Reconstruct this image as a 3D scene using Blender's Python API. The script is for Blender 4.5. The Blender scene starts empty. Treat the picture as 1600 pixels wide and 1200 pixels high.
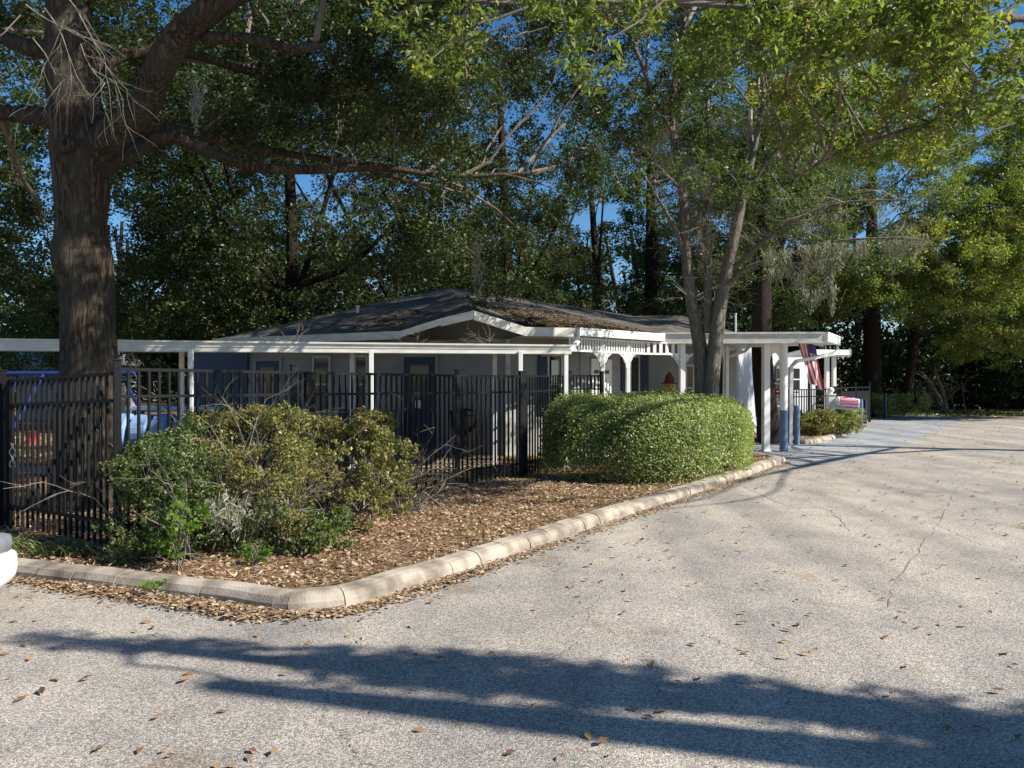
import bpy, math, random
import numpy as np
from mathutils import Vector, Matrix
R = random.Random(7); NR = np.random.default_rng(11)
S = bpy.context.scene; COL = S.collection
# ------------------------------------------------------------ camera, sky, sun
cd = bpy.data.cameras.new('camera'); cam = bpy.data.objects.new('camera', cd); COL.objects.link(cam)
cam.location = (0, 0, 1.65); cam.rotation_euler = (math.radians(90 - 0.143), 0, 0)
cd.sensor_width = 36; cd.lens = 27; cd.clip_end = 1000; cd.clip_start = 0.05
S.camera = cam
SUN_EL, SUN_AZ = math.radians(38), math.radians(105)      # azimuth from +Y towards +X
W = bpy.data.worlds.new('World'); S.world = W; W.use_nodes = True
nt = W.node_tree; bg = nt.nodes['Background']; sk = nt.nodes.new('ShaderNodeTexSky')
sk.sky_type = 'NISHITA'; sk.sun_disc = False; sk.sun_elevation = SUN_EL; sk.sun_rotation = SUN_AZ
sk.air_density = 1.0; sk.dust_density = 0.3; sk.ozone_density = 4.0
hs_ = nt.nodes.new('ShaderNodeHueSaturation'); hs_.inputs['Saturation'].default_value = 1.25
nt.links.new(sk.outputs[0], hs_.inputs['Color']); nt.links.new(hs_.outputs[0], bg.inputs[0]); bg.inputs[1].default_value = 0.074
sl = bpy.data.lights.new('sun', 'SUN'); sl.energy = 5.0; sl.angle = math.radians(0.5); sl.color = (1, .955, .88)
so = bpy.data.objects.new('sun', sl); COL.objects.link(so)
TOSUN = Vector((math.sin(SUN_AZ) * math.cos(SUN_EL), math.cos(SUN_AZ) * math.cos(SUN_EL), math.sin(SUN_EL)))
so.rotation_euler = TOSUN.to_track_quat('Z', 'Y').to_euler(); so.location = (20, -10, 30)
S.view_settings.view_transform = 'Standard'; S.view_settings.look = 'None'
S.view_settings.exposure = 0.9; S.view_settings.gamma = 1
S.cycles.max_bounces = 6; S.cycles.diffuse_bounces = 3; S.cycles.transmission_bounces = 3; S.cycles.glossy_bounces = 2

# ------------------------------------------------------------ helpers
def at(px, py, Y): return Vector(((px - 800) / 1200 * Y, Y, 1.65 + (597 - py) / 1200 * Y))
def gr(px, py, z=0.0):
    Y = (1.65 - z) * 1200 / (py - 597); return Vector(((px - 800) / 1200 * Y, Y, z))
def tag(o, label=None, cat=None, group=None, kind=None):
    for k, v in (('label', label), ('category', cat), ('group', group), ('kind', kind)):
        if v: o[k] = v
    return o
def empty(name, loc, label=None, cat=None, group=None):
    o = bpy.data.objects.new(name, None); COL.objects.link(o); o.location = loc
    return tag(o, label, cat, group)
class MB:
    """collects shapes; build() links them as one object (world coordinates kept under a parent)"""
    def __init__(s): s.v = []; s.f = []; s.m = []
    def add(s, vs, fs, mi=0):
        b = len(s.v); s.v += [tuple(p) for p in vs]; s.f += [tuple(i + b for i in f) for f in fs]; s.m += [mi] * len(fs)
    def box(s, c, d, rz=0, mi=0, tilt=None):
        M = Matrix.Rotation(rz, 3, 'Z')
        if tilt: M = M @ Matrix.Rotation(tilt[0], 3, tilt[1])
        vs = [Vector(c) + M @ Vector((x * d[0] / 2, y * d[1] / 2, z * d[2] / 2)) for z in (-1, 1) for x, y in ((-1, -1), (1, -1), (1, 1), (-1, 1))]
        s.add(vs, [(3, 2, 1, 0), (4, 5, 6, 7), (0, 1, 5, 4), (1, 2, 6, 5), (2, 3, 7, 6), (3, 0, 4, 7)], mi)
    def beam(s, p0, p1, z0, z1, th, off=0, mi=0):
        """vertical plate from plan point p0 to p1, thickness th; off moves it to the left of p0->p1"""
        p0 = Vector(p0[:2]); p1 = Vector(p1[:2]); d = (p1 - p0); n = Vector((-d.y, d.x)).normalized()
        a = p0 + n * (off - th / 2); b = p1 + n * (off - th / 2); c = p1 + n * (off + th / 2); e = p0 + n * (off + th / 2)
        if not isinstance(z0, tuple): z0 = (z0, z0)
        if not isinstance(z1, tuple): z1 = (z1, z1)
        vs = [(a.x, a.y, z0[0]), (b.x, b.y, z0[1]), (c.x, c.y, z0[1]), (e.x, e.y, z0[0]), (a.x, a.y, z1[0]), (b.x, b.y, z1[1]), (c.x, c.y, z1[1]), (e.x, e.y, z1[0])]
        s.add(vs, [(3, 2, 1, 0), (4, 5, 6, 7), (0, 1, 5, 4), (1, 2, 6, 5), (2, 3, 7, 6), (3, 0, 4, 7)], mi)
    def prism(s, poly, z0, z1, mi=0):
        n = len(poly); s.add([(p[0], p[1], z0) for p in poly] + [(p[0], p[1], z1) for p in poly],
              [tuple(range(n))[::-1], tuple(range(n, 2 * n))] + [(i, (i + 1) % n, (i + 1) % n + n, i + n) for i in range(n)], mi)
    def tube(s, pts, rad, k=6, mi=0, rough=0, sq=False):
        pts = [Vector(p) for p in pts]; n = len(pts)
        if not isinstance(rad, (list, tuple)): rad = [rad] * n
        ref = Vector((0, 0, 1)); vs = []; ph = R.random() * 6
        for i, p in enumerate(pts):
            t = (pts[min(i + 1, n - 1)] - pts[max(i - 1, 0)]).normalized()
            r = ref if abs(t.z) < .9 else Vector((0, 1, 0))
            a = t.cross(r).normalized(); b = t.cross(a).normalized()
            for j in range(k):
                an = 2 * math.pi * j / k + (math.pi / 4 if sq else 0)
                q = rad[i] * (1 + rough * (math.sin(3 * an + ph + i * .35) * .5 + R.uniform(-.5, .5)))
                vs.append(p + a * math.cos(an) * q + b * math.sin(an) * q)
        fs = [(i * k + j, i * k + (j + 1) % k, (i + 1) * k + (j + 1) % k, (i + 1) * k + j) for i in range(n - 1) for j in range(k)]
        fs += [tuple(range(k))[::-1], tuple(range((n - 1) * k, n * k))]
        s.add(vs, fs, mi)
    def lathe(s, c, prof, k=16, mi=0):
        s.tube([(c[0], c[1], c[2] + z) for r, z in prof], [r for r, z in prof], k, mi)
    def build(s, name, mat, parent=None, smooth=False, bevel=0):
        me = bpy.data.meshes.new(name); me.from_pydata(s.v, [], s.f)
        for m in (mat if isinstance(mat, (list, tuple)) else [mat]): me.materials.append(m)
        me.polygons.foreach_set('material_index', s.m)
        if smooth: me.polygons.foreach_set('use_smooth', [True] * len(me.polygons))
        me.update()
        o = bpy.data.objects.new(name, me); COL.objects.link(o)
        if parent:
            o.parent = parent; o.location = -parent.location if parent.type == 'EMPTY' else (0, 0, 0)
        if bevel:
            b = o.modifiers.new('b', 'BEVEL'); b.width = bevel; b.segments = 2; b.limit_method = 'ANGLE'
        return o
def spline(pts, n=8):
    pts = [Vector(p) for p in pts]; P = [pts[0] * 2 - pts[1]] + pts + [pts[-1] * 2 - pts[-2]]; out = []
    for i in range(1, len(P) - 2):
        for j in range(n):
            t = j / n; a, b, c, d = P[i - 1:i + 3]
            out.append(.5 * ((2 * b) + (c - a) * t + (2 * a - 5 * b + 4 * c - d) * t * t + (3 * b - a - 3 * c + d) * t ** 3))
    out.append(pts[-1]); return out
def lerp(a, b, t): return a + (b - a) * t

# ------------------------------------------------------------ materials
def nmat(name):
    m = bpy.data.materials.new(name); m.use_nodes = True; n = m.node_tree
    return m, n, n.nodes['Principled BSDF'], n.nodes.new, n.links.new
def ramp(n, stops, interp='LINEAR'):
    r = n.nodes.new('ShaderNodeValToRGB'); r.color_ramp.interpolation = interp; e = r.color_ramp.elements
    while len(e) < len(stops): e.new(.5)
    for x, (p, c) in zip(e, stops): x.position = p; x.color = (*c, 1)
    return r
def plain(name, col, rough=.6, var=.15, scale=6, bump=.15, bscale=60, metal=0, stretch=(1, 1, 1), spec=.5):
    m, n, b, N, L = nmat(name)
    g = N('ShaderNodeNewGeometry'); mp = N('ShaderNodeMapping'); mp.inputs['Scale'].default_value = stretch
    L(g.outputs['Position'], mp.inputs[0])
    t = N('ShaderNodeTexNoise'); t.inputs['Scale'].default_value = scale; t.inputs['Detail'].default_value = 5
    L(mp.outputs[0], t.inputs[0])
    r = ramp(n, [(.3, tuple(c * (1 - var) for c in col)), (.7, tuple(min(1, c * (1 + var)) for c in col))])
    L(t.outputs[0], r.inputs[0]); L(r.outputs[0], b.inputs['Base Color'])
    b.inputs['Roughness'].default_value = rough; b.inputs['Metallic'].default_value = metal
    b.inputs['Specular IOR Level'].default_value = spec
    if bump:
        t2 = N('ShaderNodeTexNoise'); t2.inputs['Scale'].default_value = bscale; L(mp.outputs[0], t2.inputs[0])
        bp = N('ShaderNodeBump'); bp.inputs['Strength'].default_value = bump; bp.inputs['Distance'].default_value = .01
        L(t2.outputs[0], bp.inputs['Height']); L(bp.outputs[0], b.inputs['Normal'])
    return m
def bark(name, c1, c2, sc=1.0, bump=1.0, blotch=None):
    m, n, b, N, L = nmat(name)
    g = N('ShaderNodeNewGeometry'); mp = N('ShaderNodeMapping'); mp.inputs['Scale'].default_value = (1, 1, .13)
    L(g.outputs['Position'], mp.inputs[0])
    t = N('ShaderNodeTexNoise'); t.inputs['Scale'].default_value = 22 * sc; t.inputs['Detail'].default_value = 8; t.inputs['Roughness'].default_value = .65
    t.inputs['Distortion'].default_value = .6
    L(mp.outputs[0], t.inputs[0])
    sb = N('ShaderNodeMath'); sb.operation = 'SUBTRACT'; sb.inputs[1].default_value = .5; L(t.outputs[0], sb.inputs[0])
    ab = N('ShaderNodeMath'); ab.operation = 'ABSOLUTE'; L(sb.outputs[0], ab.inputs[0])
    hm = N('ShaderNodeMath'); hm.operation = 'MULTIPLY'; hm.inputs[1].default_value = 5; hm.use_clamp = True; L(ab.outputs[0], hm.inputs[0])
    r = ramp(n, [(.05, c1), (.55, c2)]); L(hm.outputs[0], r.inputs[0])
    t2 = N('ShaderNodeTexNoise'); t2.inputs['Scale'].default_value = 2.3; t2.inputs['Detail'].default_value = 6; L(g.outputs['Position'], t2.inputs[0])
    r2 = ramp(n, [(.42, (0, 0, 0)), (.6, (1, 1, 1))]); L(t2.outputs[0], r2.inputs[0])
    mx = N('ShaderNodeMix'); mx.data_type = 'RGBA'; L(r2.outputs[0], mx.inputs[0]); L(r.outputs[0], mx.inputs[6])
    mx.inputs[7].default_value = (*(blotch or tuple(a * .6 for a in c2)), 1); 
    mf = N('ShaderNodeMath'); mf.operation = 'MULTIPLY'; mf.inputs[1].default_value = .6; L(r2.outputs[0], mf.inputs[0]); L(mf.outputs[0], mx.inputs[0])
    L(mx.outputs[2], b.inputs['Base Color']); b.inputs['Roughness'].default_value = .9; b.inputs['Specular IOR Level'].default_value = .2
    bp = N('ShaderNodeBump'); bp.inputs['Strength'].default_value = bump; bp.inputs['Distance'].default_value = .06
    L(hm.outputs[0], bp.inputs['Height']); L(bp.outputs[0], b.inputs['Normal'])
    return m
def leafmat(name, cols, trans=.35, rough=.45, spec=.4):
    m, n, b, N, L = nmat(name)
    a = N('ShaderNodeAttribute'); a.attribute_name = 'rnd'
    st = [((i / (len(cols) - 1)) ** .85 * .97, c) for i, c in enumerate(cols)]
    r = ramp(n, st); L(a.outputs['Fac'], r.inputs[0]); L(r.outputs[0], b.inputs['Base Color'])
    b.inputs['Roughness'].default_value = rough; b.inputs['Specular IOR Level'].default_value = spec
    if trans > 0:
        tr = N('ShaderNodeBsdfTranslucent'); ms = N('ShaderNodeMixShader'); ms.inputs[0].default_value = trans
        hs = N('ShaderNodeMix'); hs.data_type = 'RGBA'; hs.blend_type = 'MULTIPLY'; hs.inputs[0].default_value = 1
        L(r.outputs[0], hs.inputs[6]); hs.inputs[7].default_value = (1.25, 1.5, .5, 1)
        L(hs.outputs[2], tr.inputs[0]); L(b.outputs[0], ms.inputs[1]); L(tr.outputs[0], ms.inputs[2])
        L(ms.outputs[0], n.nodes['Material Output'].inputs[0])
    return m
M = {}
M['white'] = plain('white_paint', (.74, .73, .69), .45, .07, 3, .05)
M['cream'] = plain('aged_white_metal', (.66, .63, .55), .45, .12, 4, .05, stretch=(1, 1, 4))
M['black'] = plain('black_metal', (.006, .006, .007), .6, .3, 8, .1, spec=.2)
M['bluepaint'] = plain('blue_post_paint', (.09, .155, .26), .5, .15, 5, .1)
M['trim'] = plain('shaded_trim', (.52, .50, .45), .55, .18, 4, .1, stretch=(1, 1, 3))  # white trim toned down in colour to stand for shade under the eaves
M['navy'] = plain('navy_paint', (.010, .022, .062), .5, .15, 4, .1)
M['glass'] = plain('dark_window_glass', (.02, .024, .028), .08, .2, 2, 0)
M['darkwood'] = plain('dark_frame', (.05, .045, .04), .6)
M['concrete'] = plain('slab_concrete', (.42, .40, .36), .85, .2, 3, .4, 90)
M['steel'] = plain('downspout_metal', (.6, .6, .58), .4, .08, 5, .03)
M['red'] = plain('red_petals', (.34, .025, .025), .6, .3, 40)
M['slide'] = plain('pale_blue_plastic', (.20, .33, .52), .4, .1, 4, .02)
M['swing'] = plain('blue_tube', (.018, .035, .17), .35, .1)
M['green'] = plain('dumpster_green', (.006, .05, .035), .5, .25, 3, .1)
M['orange'] = plain('orange_cloth', (.45, .12, .02), .8)
M['straw'] = plain('straw_face', (.5, .34, .12), .9)
M['tyre'] = plain('black_rubber', (.015, .015, .015), .8)
M['carpaint'] = plain('white_car_paint', (.8, .8, .78), .2, .02, 2, 0)
M['plastic'] = plain('grey_bumper', (.16, .17, .18), .45, .1, 9, .1)
M['shed'] = plain('shed_grey', (.25, .27, .29), .8, .1, 4, .1)
M['ink'] = plain('grey_ink', (.12, .12, .14), .8)
M['brown_pot'] = plain('stone_planter', (.45, .43, .4), .8, .2, 10)

def wallmat():
    m, n, b, N, L = nmat('grey_lap_siding')
    g = N('ShaderNodeNewGeometry'); sp = N('ShaderNodeSeparateXYZ'); L(g.outputs['Position'], sp.inputs[0])
    f = N('ShaderNodeMath'); f.operation = 'MULTIPLY'; f.inputs[1].default_value = 5.0; L(sp.outputs[2], f.inputs[0])
    fr = N('ShaderNodeMath'); fr.operation = 'FRACT'; L(f.outputs[0], fr.inputs[0])
    bp = N('ShaderNodeBump'); bp.inputs['Strength'].default_value = .9; bp.inputs['Distance'].default_value = .025; bp.invert = True
    L(fr.outputs[0], bp.inputs['Height']); L(bp.outputs[0], b.inputs['Normal'])
    t = N('ShaderNodeTexNoise'); t.inputs['Scale'].default_value = 1.5; t.inputs['Detail'].default_value = 6; L(g.outputs['Position'], t.inputs[0])
    r = ramp(n, [(.3, (.25, .245, .228)), (.7, (.33, .325, .305))]); L(t.outputs[0], r.inputs[0]); L(r.outputs[0], b.inputs['Base Color'])
    b.inputs['Roughness'].default_value = .75; return m
M['wall'] = wallmat()
def roofmat():
    m, n, b, N, L = nmat('dark_shingles')
    g = N('ShaderNodeNewGeometry'); mp = N('ShaderNodeMapping'); mp.inputs['Rotation'].default_value = (0, 0, math.radians(-50)); L(g.outputs['Position'], mp.inputs[0])
    br = N('ShaderNodeTexBrick'); br.inputs['Scale'].default_value = 1; br.inputs['Brick Width'].default_value = .3; br.inputs['Row Height'].default_value = .14
    br.inputs['Mortar Size'].default_value = .008; br.inputs['Color1'].default_value = (.06, .053, .047, 1); br.inputs['Color2'].default_value = (.11, .098, .085, 1); br.inputs['Mortar'].default_value = (.02, .02, .02, 1)
    L(mp.outputs[0], br.inputs[0])
    t = N('ShaderNodeTexNoise'); t.inputs['Scale'].default_value = 1.3; t.inputs['Detail'].default_value = 8; L(g.outputs['Position'], t.inputs[0])
    r = ramp(n, [(.4, (.6, .6, .6)), (.65, (1.3, 1.2, 1.05))]); L(t.outputs[0], r.inputs[0])
    mx = N('ShaderNodeMix'); mx.data_type = 'RGBA'; mx.blend_type = 'MULTIPLY'; mx.inputs[0].default_value = 1
    L(br.outputs[0], mx.inputs[6]); L(r.outputs[0], mx.inputs[7]); L(mx.outputs[2], b.inputs['Base Color'])
    bp = N('ShaderNodeBump'); bp.inputs['Strength'].default_value = .7; bp.inputs['Distance'].default_value = .02; L(br.outputs[1], bp.inputs['Height']); bp.invert = True
    L(bp.outputs[0], b.inputs['Normal']); b.inputs['Roughness'].default_value = .9; return m
M['roof'] = roofmat()
def roadmat(name, dark, light, tint, speck=1.0):
    m, n, b, N, L = nmat(name)
    g = N('ShaderNodeNewGeometry')
    vo = N('ShaderNodeTexVoronoi'); vo.inputs['Scale'].default_value = 130; L(g.outputs['Position'], vo.inputs[0])
    sp = N('ShaderNodeSeparateColor'); L(vo.outputs['Color'], sp.inputs[0])
    r = ramp(n, [(0, dark), (.35, tuple(lerp(a, c, .45) for a, c in zip(dark, light))), (.75, light), (1, tuple(min(1, c * 1.35) for c in light))]); L(sp.outputs[0], r.inputs[0])
    def mult(src, scale, lo, hi, p0=.3, p1=.7, det=8, stretch=None):
        t = N('ShaderNodeTexNoise'); t.inputs['Scale'].default_value = scale; t.inputs['Detail'].default_value = det
        if stretch:
            mp = N('ShaderNodeMapping'); mp.inputs['Rotation'].default_value = (0, 0, stretch[0]); mp.inputs['Scale'].default_value = stretch[1]; L(g.outputs['Position'], mp.inputs[0]); L(mp.outputs[0], t.inputs[0])
        else: L(g.outputs['Position'], t.inputs[0])
        rr = ramp(n, [(p0, lo), (p1, hi)]); L(t.outputs[0], rr.inputs[0])
        mx = N('ShaderNodeMix'); mx.data_type = 'RGBA'; mx.blend_type = 'MULTIPLY'; mx.inputs[0].default_value = 1
        L(src, mx.inputs[6]); L(rr.outputs[0], mx.inputs[7]); return mx.outputs[2]
    c = mult(r.outputs[0], 160, (.8, .8, .8), (1.2, 1.2, 1.2))
    c = mult(c, .35, (.82, .82, .84), (1.1, 1.08, 1.04))
    c = mult(c, 1.6, (.85, .86, .88), (1.08, 1.07, 1.05), .35, .6)
    c = mult(c, 1.1, (1, 1, 1), (.74, .62, .50), .60, .74, 6)                     # tea-coloured leaf stains
    c = mult(c, 1.0, (.80, .80, .81), (1.06, 1.05, 1.04), .4, .6, 6, (math.radians(-35), (1.1, .09, 1)))   # wheel tracks along the drive
    L(c, b.inputs['Base Color']); b.inputs['Roughness'].default_value = .85; b.inputs['Specular IOR Level'].default_value = .3
    bp = N('ShaderNodeBump'); bp.inputs['Strength'].default_value = .6 * speck; bp.inputs['Distance'].default_value = .006; L(vo.outputs['Distance'], bp.inputs['Height']); bp.invert = True
    L(bp.outputs[0], b.inputs['Normal']); return m
M['road'] = roadmat('worn_asphalt', (.15, .138, .122), (.445, .40, .345), None)
M['bluedrive'] = roadmat('blue_grey_drive', (.21, .222, .235), (.32, .332, .345), None, .5)
def soil(name, stops, sc=14):
    m, n, b, N, L = nmat(name)
    g = N('ShaderNodeNewGeometry'); t = N('ShaderNodeTexNoise'); t.inputs['Scale'].default_value = sc; t.inputs['Detail'].default_value = 10; t.inputs['Roughness'].default_value = .75
    L(g.outputs['Position'], t.inputs[0]); r = ramp(n, stops); L(t.outputs[0], r.inputs[0])
    L(r.outputs[0], b.inputs['Base Color']); b.inputs['Roughness'].default_value = .95; b.inputs['Specular IOR Level'].default_value = .1
    bp = N('ShaderNodeBump'); bp.inputs['Strength'].default_value = 1; bp.inputs['Distance'].default_value = .03; L(t.outputs[0], bp.inputs['Height']); L(bp.outputs[0], b.inputs['Normal'])
    return m
M['bed'] = soil('mulch_soil', [(.3, (.06, .035, .02)), (.5, (.20, .12, .07)), (.7, (.36, .24, .14))])
M['earth'] = soil('leafy_earth', [(.3, (.07, .05, .03)), (.5, (.18, .14, .07)), (.7, (.26, .22, .12))], 3)
def curbmat():
    m, n, b, N, L = nmat('kerb_concrete')
    g = N('ShaderNodeNewGeometry'); t = N('ShaderNodeTexNoise'); t.inputs['Scale'].default_value = 4; t.inputs['Detail'].default_value = 9; L(g.outputs['Position'], t.inputs[0])
    r = ramp(n, [(.3, (.12, .098, .075)), (.47, (.26, .215, .165)), (.56, (.35, .295, .23)), (.72, (.43, .375, .30))]); L(t.outputs[0], r.inputs[0]); L(r.outputs[0], b.inputs['Base Color'])
    t2 = N('ShaderNodeTexNoise'); t2.inputs['Scale'].default_value = 70; L(g.outputs['Position'], t2.inputs[0])
    bp = N('ShaderNodeBump'); bp.inputs['Strength'].default_value = .5; bp.inputs['Distance'].default_value = .01; L(t2.outputs[0], bp.inputs['Height']); L(bp.outputs[0], b.inputs['Normal'])
    b.inputs['Roughness'].default_value = .9; return m
M['curb'] = curbmat()
M['bark_oak'] = bark('oak_bark', (.028, .019, .013), (.16, .11, .072), .8, .8, (.085, .078, .055))
M['bark_grey'] = bark('grey_bark', (.13, .105, .08), (.42, .36, .285), 1.3, .8, (.20, .19, .17))
M['bark_dark'] = bark('dark_bark', (.022, .015, .012), (.075, .052, .04), 1.2, 1)
M['twig'] = plain('dry_twig', (.17, .145, .115), .9, .45, 9, 0)
M['branch'] = plain('branch_bark', (.13, .105, .08), .9, .4, 7, 0)
M['moss'] = leafmat('spanish_moss', [(.20, .19, .15), (.30, .29, .24), (.38, .36, .30)], .2, .9, .1)
M['leaf_oak'] = leafmat('dark_oak_leaves', [(.026, .040, .012), (.042, .058, .017), (.062, .078, .025), (.105, .11, .04)], .28, .5, .35)
M['leaf_mid'] = leafmat('oak_leaves', [(.045, .068, .02), (.068, .096, .028), (.097, .128, .038), (.14, .16, .055)], .35, .5)
M['leaf_green'] = leafmat('bright_leaves', [(.07, .10, .025), (.11, .145, .035), (.15, .185, .045), (.20, .225, .06), (.26, .265, .08), (.42, .28, .06)], .45, .5)
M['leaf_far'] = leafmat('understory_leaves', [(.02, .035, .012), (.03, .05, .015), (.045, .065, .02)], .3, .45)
M['leaf_hedge'] = leafmat('hedge_leaves', [(.14, .18, .06), (.21, .25, .085), (.30, .34, .12), (.42, .41, .19)], .35, .5)
M['leaf_shrub'] = leafmat('shrub_leaves', [(.09, .12, .03), (.15, .16, .045), (.22, .20, .06), (.30, .24, .09), (.18, .13, .07)], .3, .45)
M['leaf_shrub2'] = leafmat('dull_shrub_leaves', [(.05, .08, .022), (.08, .115, .03), (.12, .155, .045), (.20, .20, .07)], .3, .5)
M['leaf_lime'] = leafmat('lime_leaves', [(.08, .14, .02), (.13, .22, .03), (.20, .29, .05)], .5, .4)
M['leaf_strap'] = leafmat('strap_leaves', [(.07, .11, .03), (.12, .15, .05), (.34, .32, .16)], .3, .4)
M['litter'] = leafmat('dry_leaves', [(.11, .07, .045), (.25, .16, .10), (.41, .29, .185), (.56, .43, .30), (.33, .17, .09)], .15, .7, .2)
M['litter_roof'] = leafmat('roof_dry_leaves', [(.09, .05, .03), (.16, .10, .06), (.26, .17, .10), (.38, .27, .18)], .1, .8, .1)
M['litter_road'] = leafmat('road_leaves', [(.16, .08, .045), (.34, .19, .09), (.24, .07, .05), (.48, .33, .12), (.28, .16, .08), (.08, .045, .03), (.42, .20, .08)], .15, .6, .3)

# ------------------------------------------------------------ leaves
def quads(name, V, rnd, mat, parent=None):
    n = len(V) // 4; me = bpy.data.meshes.new(name)
    me.vertices.add(4 * n); me.vertices.foreach_set('co', V.astype(np.float32).ravel())
    me.loops.add(4 * n); me.loops.foreach_set('vertex_index', np.arange(4 * n, dtype=np.int32))
    me.polygons.add(n); me.polygons.foreach_set('loop_start', np.arange(0, 4 * n, 4, dtype=np.int32))
    me.update(calc_edges=True)
    a = me.attributes.new('rnd', 'FLOAT', 'FACE'); a.data.foreach_set('value', rnd.astype(np.float32))
    me.materials.append(mat)
    o = bpy.data.objects.new(name, me); COL.objects.link(o)
    if parent: o.parent = parent; o.location = -parent.location if parent.type == 'EMPTY' else (0, 0, 0)
    return o
def norm(a): return a / (np.linalg.norm(a, axis=1, keepdims=True) + 1e-9)
def leafverts(P, L, Wd, up=.6, droop=.0, nrm=None, curl=.15):
    n = len(P); N_ = NR.normal(size=(n, 3)); N_[:, 2] += up * 2
    if nrm is not None: N_ = N_ + nrm
    N_ = norm(N_); D = NR.normal(size=(n, 3)); D[:, 2] -= droop; D = norm(np.cross(N_, norm(D)))
    if droop: D[:, 2] -= droop * .5; D = norm(D)
    Sd = norm(np.cross(N_, D)); s = NR.uniform(.6, 1.25, (n, 1)) * L; w = s * Wd / L
    V = np.empty((n, 4, 3)); V[:, 0] = P - D * s / 2; V[:, 1] = P + Sd * w / 2 + N_ * s * curl; V[:, 2] = P + D * s / 2; V[:, 3] = P - Sd * w / 2 + N_ * s * curl * .6
    return V.reshape(-1, 3)
def clumpleaves(cl, total, size, asp=.5, up=.5, droop=0, squash=.75):
    """cl: list of (x,y,z,r). leaves gather on small twig ends inside each clump."""
    C = np.array(cl, float); w = C[:, 3] ** 2.2; w /= w.sum(); idx = NR.choice(len(C), total, p=w)
    nsub = 22; sub = NR.normal(size=(len(C), nsub, 3)); sub /= np.linalg.norm(sub, axis=2, keepdims=True); sub *= NR.uniform(.35, 1.0, (len(C), nsub, 1)) ** .6
    s = sub[idx, NR.integers(0, nsub, total)]
    off = s + NR.normal(size=(total, 3)) * .14; off[:, 2] *= squash
    P = C[idx, :3] + off * C[idx, 3:4]
    cr = NR.random(len(C)); rnd = np.clip(NR.random(total) * .65 + cr[idx] * .35, 0, 1)
    return leafverts(P, size, size * asp, up, droop), rnd
def ellipsoid_clumps(c, rad, n, r0, r1, inner=.45, zmin=None, rg=None):
    rg = rg or R; out = []
    while len(out) < n:
        v = Vector((rg.gauss(0, 1), rg.gauss(0, 1), rg.gauss(0, 1))).normalized() * (rg.uniform(inner, 1) ** .6)
        p = Vector((c[0] + v.x * rad[0], c[1] + v.y * rad[1], c[2] + v.z * rad[2]))
        if zmin is not None and p.z < zmin: continue
        out.append((p.x, p.y, p.z, rg.uniform(r0, r1)))
    return out
def limb(mb, a, b, r0, r1, wob=.12, n=7, k=6):
    a, b = Vector(a), Vector(b); L_ = (b - a).length; pts = []; m = (a + b) / 2 + Vector((R.uniform(-1, 1), R.uniform(-1, 1), R.uniform(-.2, 1))) * L_ * wob
    for i in range(n):
        t = i / (n - 1); p = a * (1 - t) ** 2 + m * 2 * t * (1 - t) + b * t * t
        if 0 < i < n - 1: p += Vector((R.uniform(-1, 1), R.uniform(-1, 1), R.uniform(-1, 1))) * L_ * .018
        pts.append(p)
    mb.tube(pts, [lerp(r0, r1, i / (n - 1)) for i in range(n)], k); return pts
def twigs(mb, p, d, L_, r, depth, spread=.7, gn=(2, 4), k=4, grav=-.05):
    p = Vector(p); d = Vector(d).normalized(); pts = [p.copy()]; n = 4
    for i in range(n):
        d = (d + Vector((R.uniform(-1, 1), R.uniform(-1, 1), R.uniform(-1, 1) + grav)) * .22).normalized(); p = p + d * L_ / n; pts.append(p.copy())
    mb.tube(pts, [lerp(r, r * .45, i / n) for i in range(n + 1)], k)
    if depth > 0:
        for _ in range(R.randint(*gn)):
            q = pts[R.randint(1, n)]; dd = (d + Vector((R.uniform(-1, 1), R.uniform(-1, 1), R.uniform(-1, 1))) * spread).normalized()
            twigs(mb, q, dd, L_ * R.uniform(.5, .8), r * .55, depth - 1, spread, gn, k, grav)
    return pts
def moss_verts(anchors, lens, n, w=.010, spread=.12):
    """hanging strands: each strand a chain of thin quads"""
    out = []
    for (ax, ay, az), Lm in zip(anchors, lens):
        for _ in range(n):
            l = Lm * R.uniform(.25, 1); x, y, z = ax + R.gauss(0, spread), ay + R.gauss(0, spread), az + R.uniform(-.05, .12)
            k = max(3, int(l / .07)); cx, cy = (x - ax), (y - ay); a = R.random() * 6.3; px, py = x, y
            for i in range(k):
                t = (i + 1) / k; nx = ax + cx * (1 - t * .75) + R.gauss(0, .014); ny = ay + cy * (1 - t * .75) + R.gauss(0, .014); nz = z - l / k
                a += R.uniform(-.8, .8); ww = w * (1 - .5 * t); dx, dy = math.cos(a) * ww, math.sin(a) * ww
                out += [(px - dx, py - dy, z), (px + dx, py + dy, z), (nx + dx, ny + dy, nz), (nx - dx, ny - dy, nz)]
                if R.random() < .5:
                    q = R.uniform(.03, .07); e = R.random() * 6.3; ex, ey = math.cos(e) * q, math.sin(e) * q
                    out += [(px, py, z), (px + .004, py, z - .006), (px + ex, py + ey, z - q * .7), (px + ex * .6, py + ey * .6, z - q * .2)]
                px, py, z = nx, ny, nz
    V = np.array(out); return V, NR.random(len(V) // 4)

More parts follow.
